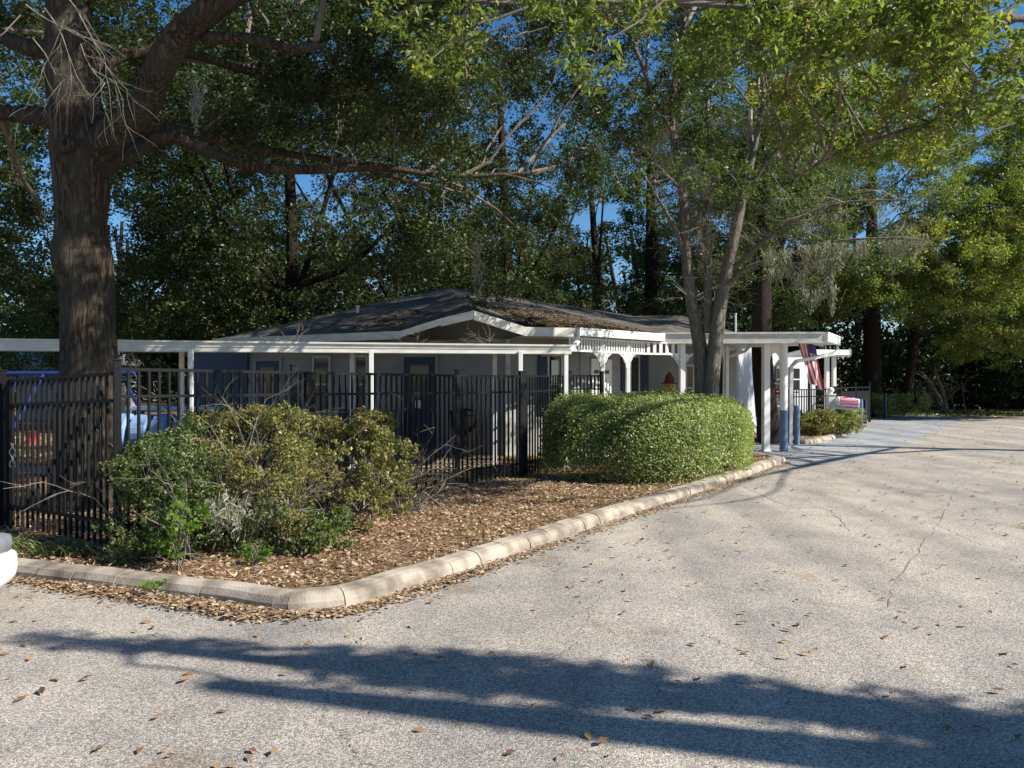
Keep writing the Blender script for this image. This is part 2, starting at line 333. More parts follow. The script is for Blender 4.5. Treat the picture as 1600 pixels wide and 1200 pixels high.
# ------------------------------------------------------------ ground, road, kerb
def sheet(name, pts, z, mat, kind='structure'):
    mb = MB(); mb.add([(p[0], p[1], z) for p in pts], [tuple(range(len(pts)))]); return tag(mb.build(name, mat), kind=kind)
from mathutils.geometry import tessellate_polygon
def polysheet(name, pts, z, mat):
    pts = [Vector((p[0], p[1], z)) for p in pts]; tris = tessellate_polygon([pts]); mb = MB()
    fs = []
    for t in tris:
        a, b, c = (pts[i] for i in t); fs.append(tuple(t) if (b - a).cross(c - a).z > 0 else tuple(t)[::-1])
    mb.add(pts, fs); return tag(mb.build(name, mat), kind='structure')
sheet('ground', [(-300, -200), (300, -200), (300, 400), (-300, 400)], -.03, M['earth'])
KP = [(-260, 874), (-120, 888), (20, 903), (110, 914), (200, 925), (340, 942), (430, 956), (500, 953), (560, 944), (640, 918), (700, 900), (760, 880), (860, 847), (960, 812), (1040, 786), (1110, 763), (1170, 743), (1228, 721)]
kp = spline([gr(*p) for p in KP], 5)
kp = [Vector((-30, 8.2, 0))] + kp
roadpts = [(p.x, p.y) for p in kp] + [(5.9, 19.2), (4.2, 20.9), (7, 24), (15, 35.5), (24, 36.5), (90, 37), (90, -60), (-90, -60), (-90, 8.2)]
polysheet('road', roadpts, 0, M['road'])
# raised bed of soil behind the kerb, in to the building and the playground
def offset(path, d):
    out = []
    for i, p in enumerate(path):
        t = (path[min(i + 1, len(path) - 1)] - path[max(i - 1, 0)]); t.z = 0; t.normalize(); out.append(Vector((p.x - t.y * d, p.y + t.x * d, p.z)))
    return out
inner = offset(kp, .20)
bedpoly = [(p.x, p.y) for p in inner] + [(5.1, 17.2), (5.0, 19.5), (9, 40), (-20, 60), (-60, 60), (-60, 8.4)]
def inpoly(P, poly):
    x, y = P[:, 0], P[:, 1]; ins = np.zeros(len(P), bool); n = len(poly)
    for i in range(n):
        x0, y0 = poly[i]; x1, y1 = poly[(i + 1) % n]; c = ((y0 > y) != (y1 > y)) & (x < (x1 - x0) * (y - y0) / (y1 - y0 + 1e-12) + x0); ins ^= c
    return ins
polysheet('planting_bed', bedpoly, .08, M['bed'])
def kerb(path, name):
    mb = MB(); prof = [(-.0, -.02), (.012, .05), (.045, .095), (.09, .112), (.18, .118), (.22, .105), (.235, .0)]
    # resample to blocks
    d = [0]
    for a, b in zip(path, path[1:]): d.append(d[-1] + (b - a).length)
    def pt(s):
        s = min(max(s, 0), d[-1] - 1e-6)
        i = max(j for j in range(len(d) - 1) if d[j] <= s); return path[i].lerp(path[i + 1], (s - d[i]) / (d[i + 1] - d[i]))
    s = 0
    while s < d[-1]:
        L_ = R.uniform(.36, .46); e = min(s + L_ - R.choice((.004, .005, .010)), d[-1]); k = 4; dz = R.uniform(-.006, .006); vs = []
        do = R.uniform(-.008, .008)
        for j in range(k):
            q = s + (e - s) * j / (k - 1); p = pt(q); t = pt(q + .05) - pt(q - .05); t.z = 0; t.normalize(); nn = Vector((-t.y, t.x, 0))
            sh = .985 if j in (0, k - 1) else 1
            vs += [p + nn * (o + do) + Vector((0, 0, (z + dz if z > 0 else z) * sh)) for o, z in prof]
        m = len(prof); fs = [(j * m + i, j * m + i + 1, (j + 1) * m + i + 1, (j + 1) * m + i) for j in range(k - 1) for i in range(m - 1)]
        fs = [f[::-1] for f in fs] + [tuple(range(m)), tuple(range((k - 1) * m, k * m))[::-1]]
        mb.add(vs, fs); s += L_
    # dark joint bed under the gaps
    return tag(mb.build(name, M['curb']), kind='structure')
kerb(kp, 'kerb')
ik = spline([gr(*p) for p in [(1120, 694), (1160, 692), (1225, 692), (1265, 694), (1300, 687), (1330, 676), (1342, 667)]], 4)
kerb(ik, 'kerb')
polysheet('planting_bed', [(p.x, p.y) for p in offset(ik, .2)] + [(15.5, 35), (13, 36), (9.3, 36), (5.3, 21.5)], .075, M['bed'])
polysheet('driveway', [gr(*p)[:2] for p in [(1229, 728), (1290, 726), (1345, 719), (1390, 705), (1425, 691), (1465, 673), (1505, 655), (1440, 648.5), (1386, 652), (1345, 668.5), (1331, 677.5), (1300, 688.5), (1265, 695.5), (1225, 693.5), (1160, 693.5), (1120, 695.5), (1135, 716), (1212, 720)]], .006, M['bluedrive'])
polysheet('walkway', [(-14, 12.2), (1.3, 14.4), (3.3, 16.6), (2.3, 17.5), (.4, 15.4), (-14, 13.4)], .095, M['concrete'])
# cracks: thin irregular sunken ribbons of dark grit laid on the road
def crack(pts, w):
    mb = MB(); P = spline([gr(*p) for p in pts], 14); vs = []
    for i, p in enumerate(P):
        t = (P[min(i + 1, len(P) - 1)] - P[max(i - 1, 0)]).normalized(); nn = Vector((-t.y, t.x, 0)); j = nn * R.gauss(0, .012); ww = w * R.uniform(.3, 1.2)
        vs += [p + j - nn * ww + Vector((0, 0, .004)), p + j + nn * ww + Vector((0, 0, .004))]
    mb.add(vs, [(2 * i, 2 * i + 2, 2 * i + 3, 2 * i + 1) for i in range(len(P) - 1)])
    tag(mb.build('road_crack', M['crack']), kind='structure')
M['crack'] = plain('crack_grit', (.17, .15, .13), .95, .3, 30)
for pts, w in (([(488, 1068), (512, 1100), (508, 1128), (540, 1150), (548, 1172), (580, 1199)], .0035), ([(1098, 992), (1140, 1010), (1170, 1026), (1190, 1040), (1230, 1052)], .0035),
               ([(1380, 955), (1420, 880), (1465, 820), (1500, 760), (1545, 735), (1600, 700)], .005), ([(1160, 760), (1230, 790), (1290, 796), (1330, 830)], .005), ([(1330, 1060), (1380, 1100), (1430, 1120)], .003), ([(1465, 820), (1530, 850), (1600, 862)], .004), ([(980, 900), (930, 940), (905, 1000), (850, 1040)], .002)):
    crack(pts, w)

# ------------------------------------------------------------ fences
def fence_run(root, pts, tops, zb=.08, post_h=.05, pitch=.105, postlast=True, rails=(0.015, .27), posts=True, bottom=.26, pw=.023):
    for i, (a, b) in enumerate(zip(pts, pts[1:])):
        a, b = Vector(a), Vector(b); L_ = (b - a).length; ta, tb = tops[i], tops[i + 1]; mb = MB(); rz = math.atan2(b.y - a.y, b.x - a.x)
        for rr in rails: mb.beam(a, b, (ta - rr - .03, tb - rr - .03), (ta - rr, tb - rr), .032)
        mb.beam(a, b, zb + bottom - .03, zb + bottom, .032)
        n = max(1, int(round(L_ / pitch)))
        for j in range(1, n):
            t = j / n; p = a.lerp(b, t); tp = lerp(ta, tb, t)
            mb.box((p.x, p.y, (zb + .03 + tp - .012) / 2), (pw, pw, tp - .012 - zb - .03), rz + R.uniform(-.05, .05))
        mb.build('panel', M['black'], root)
    if posts:
        for i, p in enumerate(pts):
            if not postlast and i in (0, len(pts) - 1): continue
            mb = MB(); t = tops[i] + post_h; mb.box((p[0], p[1], (zb - .05 + t) / 2), (.065, .065, t - zb + .05), .6); mb.box((p[0], p[1], t + .008), (.078, .078, .016), .6)
            mb.build('post', M['black'], root, bevel=.004)
A = Vector((-3.68, 7.16)); B = Vector((-.82, 11.56)); Bm = A.lerp(B, .45); C_ = Vector((.15, 12.7)); D_ = Vector((1.08, 14.4)); E_ = Vector((1.75, 15.0)); G = Vector((-5.45, 8.3))
f = empty('metal_fence', (A.x, A.y, 0), 'long black picket fence behind the leggy overgrown shrubs', 'fence', 'black picket fences round the play yard')
fence_run(f, [A, A.lerp(B, .40), B, C_], [1.80, 1.79, 1.775, 1.77], bottom=.24)
gm = MB(); q = A.lerp(B, .40); gm.box((q.x + .14, q.y + .17, 1.45), (.14, .05, .62), .99); gm.build('gate_latch', M['black'], f, bevel=.005)
f = empty('metal_fence', (D_.x, D_.y, 0), 'short black picket fence ending behind the clipped green hedge', 'fence', 'black picket fences round the play yard')
fence_run(f, [C_ + Vector((.05, .06)), D_, E_], [1.77, 1.80, 1.80], bottom=.24)
f = empty('metal_gate', (G.x, G.y, 0), 'black picket gate in front of the thick oak trunk', 'gate', 'black picket fences round the play yard')
fence_run(f, [A + Vector((-.06, .04)), G], [1.76, 1.69], posts=False)
gm = MB(); gm.box((G.x, G.y, .86), (.09, .09, 1.7), .5); gm.box((G.x - .02, G.y + .1, .86), (.05, .05, 1.7), .5); gm.build('post', M['black'], f)
gm = MB(); ln = (A - G).normalized(); nn = Vector((ln.y, -ln.x))
for sx in (-1, 1):
    pts = []
    for j in range(25):
        t = j / 24; u = .17 + sx * (.035 + .03 * math.sin(t * 12.5)); pts.append((G.x + ln.x * u + nn.x * .03, G.y + ln.y * u + nn.y * .03, .74 + t * .26))
    gm.tube(pts, .006, 5)
tag(gm.build('wire_ornament', M['steel']), 'small pale squiggly wire ornament hung on the black gate', 'ornament')
f = empty('metal_fence', (-7, 9.5, 0), 'black picket fence running out of frame beyond the gate', 'fence', 'black picket fences round the play yard')
fence_run(f, [G + Vector((-.12, .1)), Vector((-8, 10.2)), Vector((-11, 12))], [1.72, 1.72, 1.72])
# far fences beside the portico
f = empty('metal_railing', (9, 23, 0), 'black railing between the portico column and the mailbox', 'railing')
fence_run(f, [gr(1228, 682, .08).xy, Vector((10.3, 24.5)), Vector((12.2, 28.5))], [1.45, 1.45, 1.45], pitch=.17, rails=(.01, .22), bottom=.15, pw=.025)
f = empty('panel_fence', (13.5, 32, 0), 'dark solid panel fence behind the mailbox and blue bollards', 'fence')
p0, p1, p2 = Vector((12.2, 28.6)), Vector((14.8, 31.8)), Vector((16.3, 35))
for a, b in ((p0, p1), (p1, p2)):
    mb = MB(); mb.beam(a, b, .1, 1.25, .04); mb.build('panel', M['darkgrey'] if 'darkgrey' in M else M.setdefault('darkgrey', plain('dark_grey_panel', (.010, .011, .012), .9, spec=.1)), f)
    mb = MB(); mb.beam(a, b, 1.42, 1.46, .05); mb.beam(a, b, 1.25, 1.29, .05)
    for j in range(9):
        p = a.lerp(b, j / 8); mb.box((p.x, p.y, 1.36), (.03, .03, .16))
    mb.build('rail', M['black'], f)
for p in (p0, p0.lerp(p1, .5), p1, p2):
    mb = MB(); mb.box((p.x, p.y, .8), (.08, .08, 1.6)); mb.box((p.x, p.y, 1.62), (.11, .11, .05)); mb.build('post', M['black'], f)

# ------------------------------------------------------------ walkway canopy
wc = empty('walkway_canopy', (-4, 13, 0), 'long low white flat canopy on slim posts along the walkway', 'canopy')
ca, cb = Vector((-15, 11.15)), Vector((1.05, 13.6)); cdir = (cb - ca).normalized(); cn = Vector((-cdir.y, cdir.x))
bk = Vector((-.45, 1.45))
mb = MB(); p = [ca + cdir * .02 + cn * .04, cb + cn * .04 - cdir * .03, cb + bk - cdir * .03, ca + bk]; mb.prism(p, 2.19, 2.27); mb.build('roof', M['cream'], wc)
mb = MB(); mb.beam(ca, cb, (2.17, 2.16), (2.345, 2.29), .03); mb.beam(ca, cb, (2.335, 2.28), (2.365, 2.31), .055, -.0125 + .0)
mb.beam(ca, cb, (2.155, 2.145), (2.175, 2.165), .05, 0.0); mb.beam(ca, cb, (2.24, 2.225), (2.25, 2.235), .012, -.0175)
mb.beam(cb, cb + bk, 2.15, 2.31, .03, .02); mb.build('fascia', M['cream'], wc)
def wpost(x, y, z1=2.19, w=.075, root=wc, mat='white', z0=.08, name='post'):
    mb = MB(); mb.box((x, y, (z0 + z1) / 2), (w, w, z1 - z0), .15); mb.box((x, y, z0 + .02), (w + .06, w + .06, .03), .15); return mb.build(name, M[mat], root, bevel=.006)
for px, py in ((298, 12.55), (580, 12.95), (813, 13.4)):
    wpost((px - 800) / 1200 * py, py)
for px, py in ((284, 13.5), (550, 13.9), (773, 14.45), (-160, 12.6), (884, 13.9)):
    wpost((px - 800) / 1200 * py, py)
# dry twigs fallen on the canopy
for px, nm in ((448, 'left part of the canopy roof near the house eave'), (632, 'middle of the canopy roof below the gable'), (748, 'canopy roof below the gable peak')):
    mb = MB(); p = at(px, 538, 13.6); p.z = 2.3
    for _ in range(5): twigs(mb, p + Vector((R.uniform(-.3, .3), R.uniform(-.1, .3), 0)), (R.uniform(-1, 1), R.uniform(-.5, .5), R.uniform(.05, .7)), .3, .006, 2)
    tag(mb.build('fallen_twigs', M['twig']), 'dry twigs lying on the ' + nm, 'twigs', 'twigs fallen on the canopy roof')

# ------------------------------------------------------------ building
bd = empty('daycare_building', (0, 18, 0), 'single-storey grey building with low dark shingle roof and white trim', 'building')
LC = Vector((-6.6, 17.2, 2.62)); FLp = Vector((-2.17, 15, 2.64)); Ga = Vector((-.73, 14.6, 3.0)); FR = Vector((.25, 15, 2.72)); G0 = Vector((1.27, 15.45, 2.73)); G1 = Vector((3.4, 17.6, 2.74))
P_ = Vector((-1.67, 20, 4.12)); Q_ = Vector((4.6, 29, 4.14)); V_ = Vector((3.75, 24, 3.68)); S_ = at(1065, 493, 24); T_ = Vector((6.6, 21.8, 2.98)); BL = Vector((-7, 30, 2.6)); TR = Vector((9.5, 30, 2.9))
Gm = at(690, 498, 14.8); mb = MB(); vs = [LC, FLp, Ga, FR, G0, G1, P_, Q_, V_, S_, T_, BL, TR, Gm]
fs = [(0, 1, 6), (1, 13, 6), (13, 2, 6), (2, 3, 6), (3, 4, 6), (4, 5, 6), (5, 8, 6), (6, 8, 7), (5, 10, 9, 8), (8, 9, 7), (9, 10, 12), (9, 12, 7), (0, 6, 11), (6, 7, 11), (7, 12, 11)]
mb.add(vs, fs); rf = mb.build('roof', M['roof'], bd)
sm = rf.modifiers.new('s', 'SOLIDIFY'); sm.thickness = .05; sm.offset = -1
# soffit
mb = MB(); sv = [(LC.x, LC.y), (FLp.x, FLp.y), (-1.95, 16.5), (.0, 16.1), (FR.x, FR.y), (G0.x, G0.y), (G1.x, G1.y), (6.0, 18.3), (6.6, 22), (-7, 24)]
mb.add([(x, y + .02, 2.575) for x, y in sv], [tuple(range(10))]); mb.build('soffit', M['trim'], bd)
# fascias and gutters
mb = MB()
def fas(a, b, h=.17, th=.03, dz=0, m=None):
    (m or mb).beam(a, b, (a.z - h + dz, b.z - h + dz), (a.z + dz + .005, b.z + dz + .005), th, -.02)
fas(LC, FLp, .15); fas(FR, G0, .17); fas(FLp, Gm, .12); fas(Gm, Ga, .15); fas(Ga, FR, .17)
mb.build('fascia', M['trim'], bd)
mb = MB(); mb.beam(G0, G1, (2.58, 2.585), (2.72, 2.73), .11, -.07); mb.beam(G0, G1, (2.715, 2.725), (2.74, 2.75), .13, -.07); mb.build('gutter', M['white'], bd)
# walls
def wall(a, b, z0, z1, m='wall', th=.12, name='wall'):
    mb = MB(); mb.beam(a, b, z0, z1, th); return mb.build(name, M[m], bd)
W0, W1, W2, W3, W4 = Vector((-7.2, 18.6)), Vector((-.09, 16.2)), Vector((1.45, 16.9)), Vector((3.4, 19.5)), Vector((5.45, 19.9))
wall(W0, W1, .05, 2.57); wall(W1, W2, .05, 2.57); wall(W2, W3, .05, 2.57)
mb = MB(); ga = W1.lerp(W0, .36); vs = [(ga.x, ga.y, 2.56), (W1.x + .3, W1.y - .02, 2.56), (W1.x + .3, W1.y - .02, 2.75), (-.75, 16.35, 3.3), (ga.x, ga.y, 2.75)]; mb.add(vs + [(x, y + .1, z) for x, y, z in vs], [(0, 1, 2, 3, 4), (9, 8, 7, 6, 5), (0, 5, 6, 1), (1, 6, 7, 2), (2, 7, 8, 3), (3, 8, 9, 4), (4, 9, 5, 0)]); mb.build('gable_wall', M['wall'], bd)
M['panel'] = plain('grey_vertical_panel', (.22, .225, .235), .7, .1, 3, .3, 20, stretch=(6, 6, .2))
wall(W3, W4, .05, 2.57, 'panel')
M['plaster'] = plain('white_siding', (.42, .44, .46), .6, .08, 2, .3, 12, stretch=(.3, .3, 8))
W5 = Vector((9.6, 27.6)); wall(W4, W5, .05, 2.7, 'plaster'); wall(W5, Vector((11.3, 29.5)), .05, 2.7, 'plaster')
wall(W0, Vector((-7, 26)), .05, 2.57); wall(Vector((-7, 26)), Vector((9, 30)), .05, 2.7)
M['slate'] = plain('slate_blue_paint', (.03, .045, .075), .6, .12, 3, .1)
# lit by px on a wall line: helper returns plan point on segment a-b seen at px
def onwall(px, a, b, out=.08):
    k = (px - 800) / 1200; d = b - a; t = (k * a.y - a.x) / (d.x - k * d.y); n = Vector((d.y, -d.x)).normalized(); return a + d * t + n * out
def window(a, b, px0, px1, z0, z1, paper=False, sh=None):
    p, q = onwall(px0, a, b), onwall(px1, a, b); f = MB(); d = (q - p).normalized(); n = Vector((d.y, -d.x))
    w = .045
    f.beam(p, q, z1 - w, z1, .06); f.beam(p, q, z0, z0 + w, .09); f.beam(p, q, (z0 + z1) / 2 - .02, (z0 + z1) / 2 + .02, .05)
    f.beam(p, p + d * w, z0 + w, z1 - w, .06); f.beam(q - d * w, q, z0 + w, z1 - w, .06)
    fo = f.build('window', M['trim'], bd)
    g = MB(); g.beam(p + d * w, q - d * w, z0 + w, z1 - w, .01); g.build('pane', M['glass'], fo).location = (0, 0, 0)
    if paper:
        g = MB(); g.beam(p.lerp(q, .25) + n * .03, p.lerp(q, .7) + n * .03, lerp(z0, z1, .52), lerp(z0, z1, .9), .01); g.build('notice', M['white'], fo)
        f.v and None
def shutter(a, b, px0, px1, z0=.95, z1=2.3):
    p, q = onwall(px0, a, b), onwall(px1, a, b); g = MB(); d = (q - p).normalized(); g.beam(p, q, z0, z1, .035)
    n = Vector((d.y, -d.x)); k = 22
    for i in range(k):
        z = lerp(z0 + .05, z1 - .05, i / k); g.beam(p.lerp(q, .15) + n * .02, p.lerp(q, .85) + n * .02, z, z + .03, .015)
    g.build('shutter', M['navy'], bd)
def door(a, b, px0, px1, z1=2.1, m='navy', lite=True):
    p, q = onwall(px0, a, b, .075), onwall(px1, a, b, .075); g = MB(); d = (q - p).normalized(); n = Vector((d.y, -d.x))
    g.beam(p, q, .1, z1, .03); do = g.build('door', M[m], bd)
    g = MB(); g.beam(p - d * .07, p, .1, z1 + .07, .05); g.beam(q, q + d * .07, .1, z1 + .07, .05); g.beam(p, q, z1, z1 + .07, .05); g.build('door_frame', M['wall'], bd)
    if lite:
        g = MB(); g.beam(p.lerp(q, .2) + n * .02, p.lerp(q, .8) + n * .02, 1.3, z1 - .15, .015); g.build('pane', M['glass'], do)
    g = MB(); h = p.lerp(q, .1) + n * .06; g.lathe((h.x, h.y, 1.05), [(.005, -.03), (.03, -.02), (.03, .02), (.005, .03)], 8); g.build('handle', M['steel'], do)
window(W0, W1, 492, 520, .95, 2.25); window(W0, W1, 557, 578, .95, 2.25)
door(W0, W1, 404, 440, 2.15); door(W0, W1, 634, 683, 2.2)
door(W0, W1, 345, 362, 2.1, 'slate', False)
mb = MB(); a, b = onwall(300, W0, W1, .1), onwall(392, W0, W1, .1); mb.beam(a, b, .1, 2.5, .05); mb.build('wall_panel', M['slate'], bd)
mb = MB(); a, b = onwall(672, W0, W1, .12), onwall(676, W0, W1, .12)
a, b = onwall(652, W0, W1, .11), onwall(661, W0, W1, .11); mb.beam(a, b, 1.08, 1.25, .01); mb.build('notice', M['white'], bd)
shutter(W1, W2, 838, 851); window(W1, W2, 852, 876, .95, 2.25, True)
shutter(W2, W3, 966, 977, .3, 2.4); window(W2, W3, 979, 994, .5, 2.3); shutter(W2, W3, 996, 1008, .3, 2.4)
# corner board where siding turns
mb = MB(); mb.box((W1.x, W1.y - .07, 1.3), (.1, .06, 2.5), .2); mb.build('corner_board', M['trim'], bd)
door(W3, W4, 1117, 1133, 2.15); window(W3, W4, 1068, 1082, .9, 2.1)
mb = MB(); a, b = onwall(1136, W3, W4, .1), onwall(1146, W3, W4, .1); mb.beam(a, b, .1, 2.5, .1); mb.build('pilaster', M['wall'], bd)
window(W4, W5, 1204, 1222, .95, 2.25)
W6 = Vector((11.3, 29.5)); window(W5, W6, 1229, 1246, 1.3, 2.2)
mb = MB(); a, b = onwall(1232, W5, W6, .1), onwall(1239, W5, W6, .1); mb.beam(a, b, .35, 1.2, .06); mb.build('door', M['shed'], bd)
# roof vents
for px, py, Y in ((559, 488, 18), (1149, 497, 26)):
    mb = MB(); p = at(px, py, Y); mb.lathe((p.x, p.y, p.z - .5), [(.035, 0), (.035, .62), (.05, .62), (.05, .66)], 8); mb.build('roof_vent', M['steel'], bd)
# notice board with lettering on the porch wall
a, b = onwall(918, W2, W3, .09), onwall(950, W2, W3, .09)
sg = MB(); sg.beam(a, b, 1.3, 2.18, .03); sgo = sg.build('notice_board', M['white']); tag(sgo, 'white notice board with grey lettering on the porch wall', 'sign')
lt = MB(); d = (b - a); n = Vector((d.y, -d.x)).normalized()
for z, h, ws in ((2.02, .09, ((.38, .47), (.50, .58), (.60, .70))), (1.84, .09, ((.12, .34), (.38, .60), (.64, .86))), (1.66, .05, ((.42, .46), (.68, .73)))):
    for u0, u1 in ws:
        k = max(1, int((u1 - u0) / .03))
        for j in range(k):
            u = lerp(u0, u1, j / k); lt.beam(a.lerp(b, u) + n * .02, a.lerp(b, u + .018) + n * .02, z, z + h * R.uniform(.8, 1), .006)
            if j % 2: lt.beam(a.lerp(b, u) + n * .02, a.lerp(b, u + .026) + n * .02, z + h * .4, z + h * .5, .008)
lt.build('lettering', M['ink'], sgo); 
mb = MB(); mb.beam(a, b, 2.181, 2.2, .05); mb.build('frame', M['darkwood'], sgo)
# porch: posts, valance, brackets
def bracket(mb, p, d, ztop, size=.42, th=.03):
    """pierced quarter-arc bracket from post p along plan direction d"""
    n = Vector((-d.y, d.x)) * th / 2; k = 12; r = size
    pts = [((r - r * math.sin(i / k * math.pi / 2)) * .95 + .02, -(r - r * math.cos(i / k * math.pi / 2)) * 1.15) for i in range(k + 1)]
    def q(u, z, s): return (p.x + d.x * u + n.x * s, p.y + d.y * u + n.y * s, ztop + z)
    for (u0, z0), (u1, z1) in zip(pts, pts[1:]):     # the arc rib
        du, dz = -.035, .035
        vs = [q(u0, z0, -1), q(u1, z1, -1), q(u1 + du, z1 + dz, -1), q(u0 + du, z0 + dz, -1), q(u0, z0, 1), q(u1, z1, 1), q(u1 + du, z1 + dz, 1), q(u0 + du, z0 + dz, 1)]
        mb.add(vs, [(0, 1, 2, 3), (7, 6, 5, 4), (0, 4, 5, 1), (2, 6, 7, 3)])
    for f_ in (.2, .35, .5, .65, .8):
        i = int(f_ * k); u, z = pts[i]
        mb.add([q(0, -.03 - .4 * f_, -1), q(u, z, -1), q(u, z + .03, -1), q(0, -.0 - .4 * f_, -1), q(0, -.03 - .4 * f_, 1), q(u, z, 1), q(u, z + .03, 1), q(0, -.0 - .4 * f_, 1)], [(0, 1, 2, 3), (7, 6, 5, 4), (3, 2, 6, 7), (0, 4, 5, 1)])
        mb.add([q(u, z, -1), q(u + .03, z, -1), q(u + .01, 0, -1), q(u - .02, 0, -1), q(u, z, 1), q(u + .03, z, 1), q(u + .01, 0, 1), q(u - .02, 0, 1)], [(0, 1, 2, 3), (7, 6, 5, 4), (1, 5, 6, 2), (0, 3, 7, 4)])
gd = (G1 - G0).xy.normalized(); o_ = Vector((0, .12))
def alongG(px):
    k = (px - 800) / 1200; a = G0.xy + o_; d = (G1 - G0).xy; t = (k * a.y - a.x) / (d.x - k * d.y); return a + d * t
VC = alongG(1008); P1 = alongG(941); P2 = alongG(981); P0 = alongG(888); P3 = Vector((3.93, 17.75)); P4 = Vector((6.03, 18.25)); P5 = Vector((6.44, 18.2))
for p in (P1, P2): wpost(p.x, p.y, 2.56, .085, bd, name='porch_post')
wpost(P3.x, P3.y, 2.56, .12, bd, name='porch_post'); wpost(P4.x, P4.y, 2.56, .15, bd, z0=0, name='porch_post')
for a, b, sp in ((P0, P1, .085), (P1, P2, .085), (P2, VC, .085), (VC, P3, .15)):
    mb = MB(); mb.beam(a, b, 2.27, 2.31, .05); mb.beam(a, b, 2.53, 2.56, .05); n = int((b - a).length / sp)
    for j in range(n):
        p = a.lerp(b, (j + .5) / n); mb.box((p.x, p.y, 2.42), (sp * .52, .02, .22), math.atan2(b.y - a.y, b.x - a.x))
    mb.build('valance', M['white'], bd)
mb = MB(); bracket(mb, P1, gd, 2.27); bracket(mb, P1, -gd, 2.27); bracket(mb, P2, gd, 2.27, .36); bracket(mb, P2, -gd, 2.27); mb.build('bracket', M['white'], bd)
d3 = (VC - P3).normalized(); mb = MB(); bracket(mb, P3, d3, 2.3, .5); bracket(mb, P3, -d3, 2.3, .45); mb.build('bracket', M['white'], bd)
# white infill over arch beside P3 and the far arch
def arch(p, q, ztop, zs, th=.03, k=12):
    mb = MB(); d = q - p; n = Vector((-d.y, d.x)).normalized() * th / 2
    prev = None
    for i in range(k + 1):
        t = i / k; z = zs + (ztop - .06 - zs) * math.sin(math.acos(max(-1, min(1, 2 * t - 1)))) ; x = p.lerp(q, t)
        cur = [(x.x - n.x, x.y - n.y, z), (x.x + n.x, x.y + n.y, z), (x.x + n.x, x.y + n.y, ztop), (x.x - n.x, x.y - n.y, ztop)]
        if prev: mb.add(prev + cur, [(0, 4, 7, 3), (1, 2, 6, 5), (0, 1, 5, 4), (3, 7, 6, 2)])
        prev = cur
    return mb.build('arch', M['white'], bd)
arch(P4 + Vector((.08, 0)), P5 - Vector((.08, 0)), 2.4, 2.0); 
arch(Vector((4.95, 19.3)), Vector((5.35, 19.3)), 2.56, 1.8); wpost(5.4, 19.3, 2.56, .09, bd, name='porch_post')
mb = MB(); mb.beam(P4, P5, 2.4, 2.55, .05); mb.build('arch_header', M['white'], bd)
# portico flat roof
pb, pc = Vector((7.05, 17.4)), Vector((8.15, 19.3)); pa = G1.xy + Vector((.0, -.02)); pd = Vector((5.6, 21.2)); pe = Vector((3.6, 19.2))
mb = MB(); ins = .04
mb.prism([(pa.x, pa.y + ins), (pb.x - ins, pb.y + ins), (pc.x - ins, pc.y), (pd.x, pd.y), (pe.x, pe.y)], 2.585, 2.73); mb.build('portico_roof', M['white'], bd)
mb = MB(); mb.beam(pa, pb, 2.555, 2.755, .04); mb.beam(pa, pb, 2.745, 2.785, .06, -.02); mb.beam(pa, pb, 2.53, 2.56, .055); mb.build('portico_fascia', M['trim'], bd)
mb = MB(); mb.beam(pb, pc, 2.57, 2.765, .10, -.05); mb.beam(pb, pc, 2.76, 2.785, .12, -.05)
for i in range(8):
    p = pb.lerp(pc, (i + .5) / 8) + Vector((.09, -.05)); mb.box((p.x, p.y, 2.66), (.03, .03, .2), 1.05)
mb.build('portico_gutter', M['white'], bd)
# round column with blue base
mb = MB(); mb.lathe((P5.x, P5.y, 0), [(.088, .95), (.088, 2.58)], 20); mb.build('column', M['white'], bd, smooth=False)
mb = MB(); mb.lathe((P5.x, P5.y, 0), [(.093, 0), (.093, .98), (.085, .985)], 20); mb.build('column_sleeve', M['bluepaint'], bd)
ds = MB(); c = pc + Vector((.0, -.06)); ds.tube([(c.x, c.y, 2.6), (c.x, c.y - .02, 2.45), (c.x - .12, c.y - .1, 2.36), (P5.x + .28, P5.y - .04, 2.14), (P5.x + .17, P5.y - .03, 2.02), (P5.x + .15, P5.y - .02, .2), (P5.x + .2, P5.y - .04, .1), (P5.x + .42, P5.y - .1, .05)], .052, 4, sq=True); ds.build('downspout', M['steel'], bd)
ds = MB(); a = alongG(902) - Vector((0, .25)); ds.tube([(a.x, a.y, 2.6), (a.x, a.y, 2.47), (a.x - .07, a.y - .15, 2.4), (1.1, 14.0, 2.27), (1.02, 13.85, 2.22)], .05, 4, sq=True); ds.build('downspout', M['steel'], bd)
ds = MB(); ds.tube([(5.9, 19.0, 2.55), (5.8, 19.1, 2.42), (5.35, 19.35, 2.25), (5.45, 19.75, 2.1), (5.42, 19.72, .1)], .045, 4, sq=True); ds.build('downspout', M['steel'], bd)
ds = MB(); ds.tube([(5.7, 19.6, 2.5), (5.2, 19.6, 2.38)], .04, 4, sq=True); ds.build('downspout', M['steel'], bd)
# far second canopy
fc = empty('side_canopy', (11, 25, 0), 'small white canopy on thin posts beyond the portico', 'canopy')
mb = MB(); mb.prism([(9.2, 24.4), (10.85, 24.8), (11.9, 27.4), (9.9, 28)], 2.55, 2.68); mb.build('roof', M['white'], fc)
mb = MB(); mb.beam((10.88, 24.78), (11.95, 27.4), 2.52, 2.70, .08, -.03); mb.beam((9.2, 24.38), (10.86, 24.76), 2.52, 2.69, .04); mb.build('fascia', M['white'], fc)
for x, y in ((10.25, 25.0), (9.75, 24.9), (11.4, 27.2)): wpost(x, y, 2.55, .12, fc)
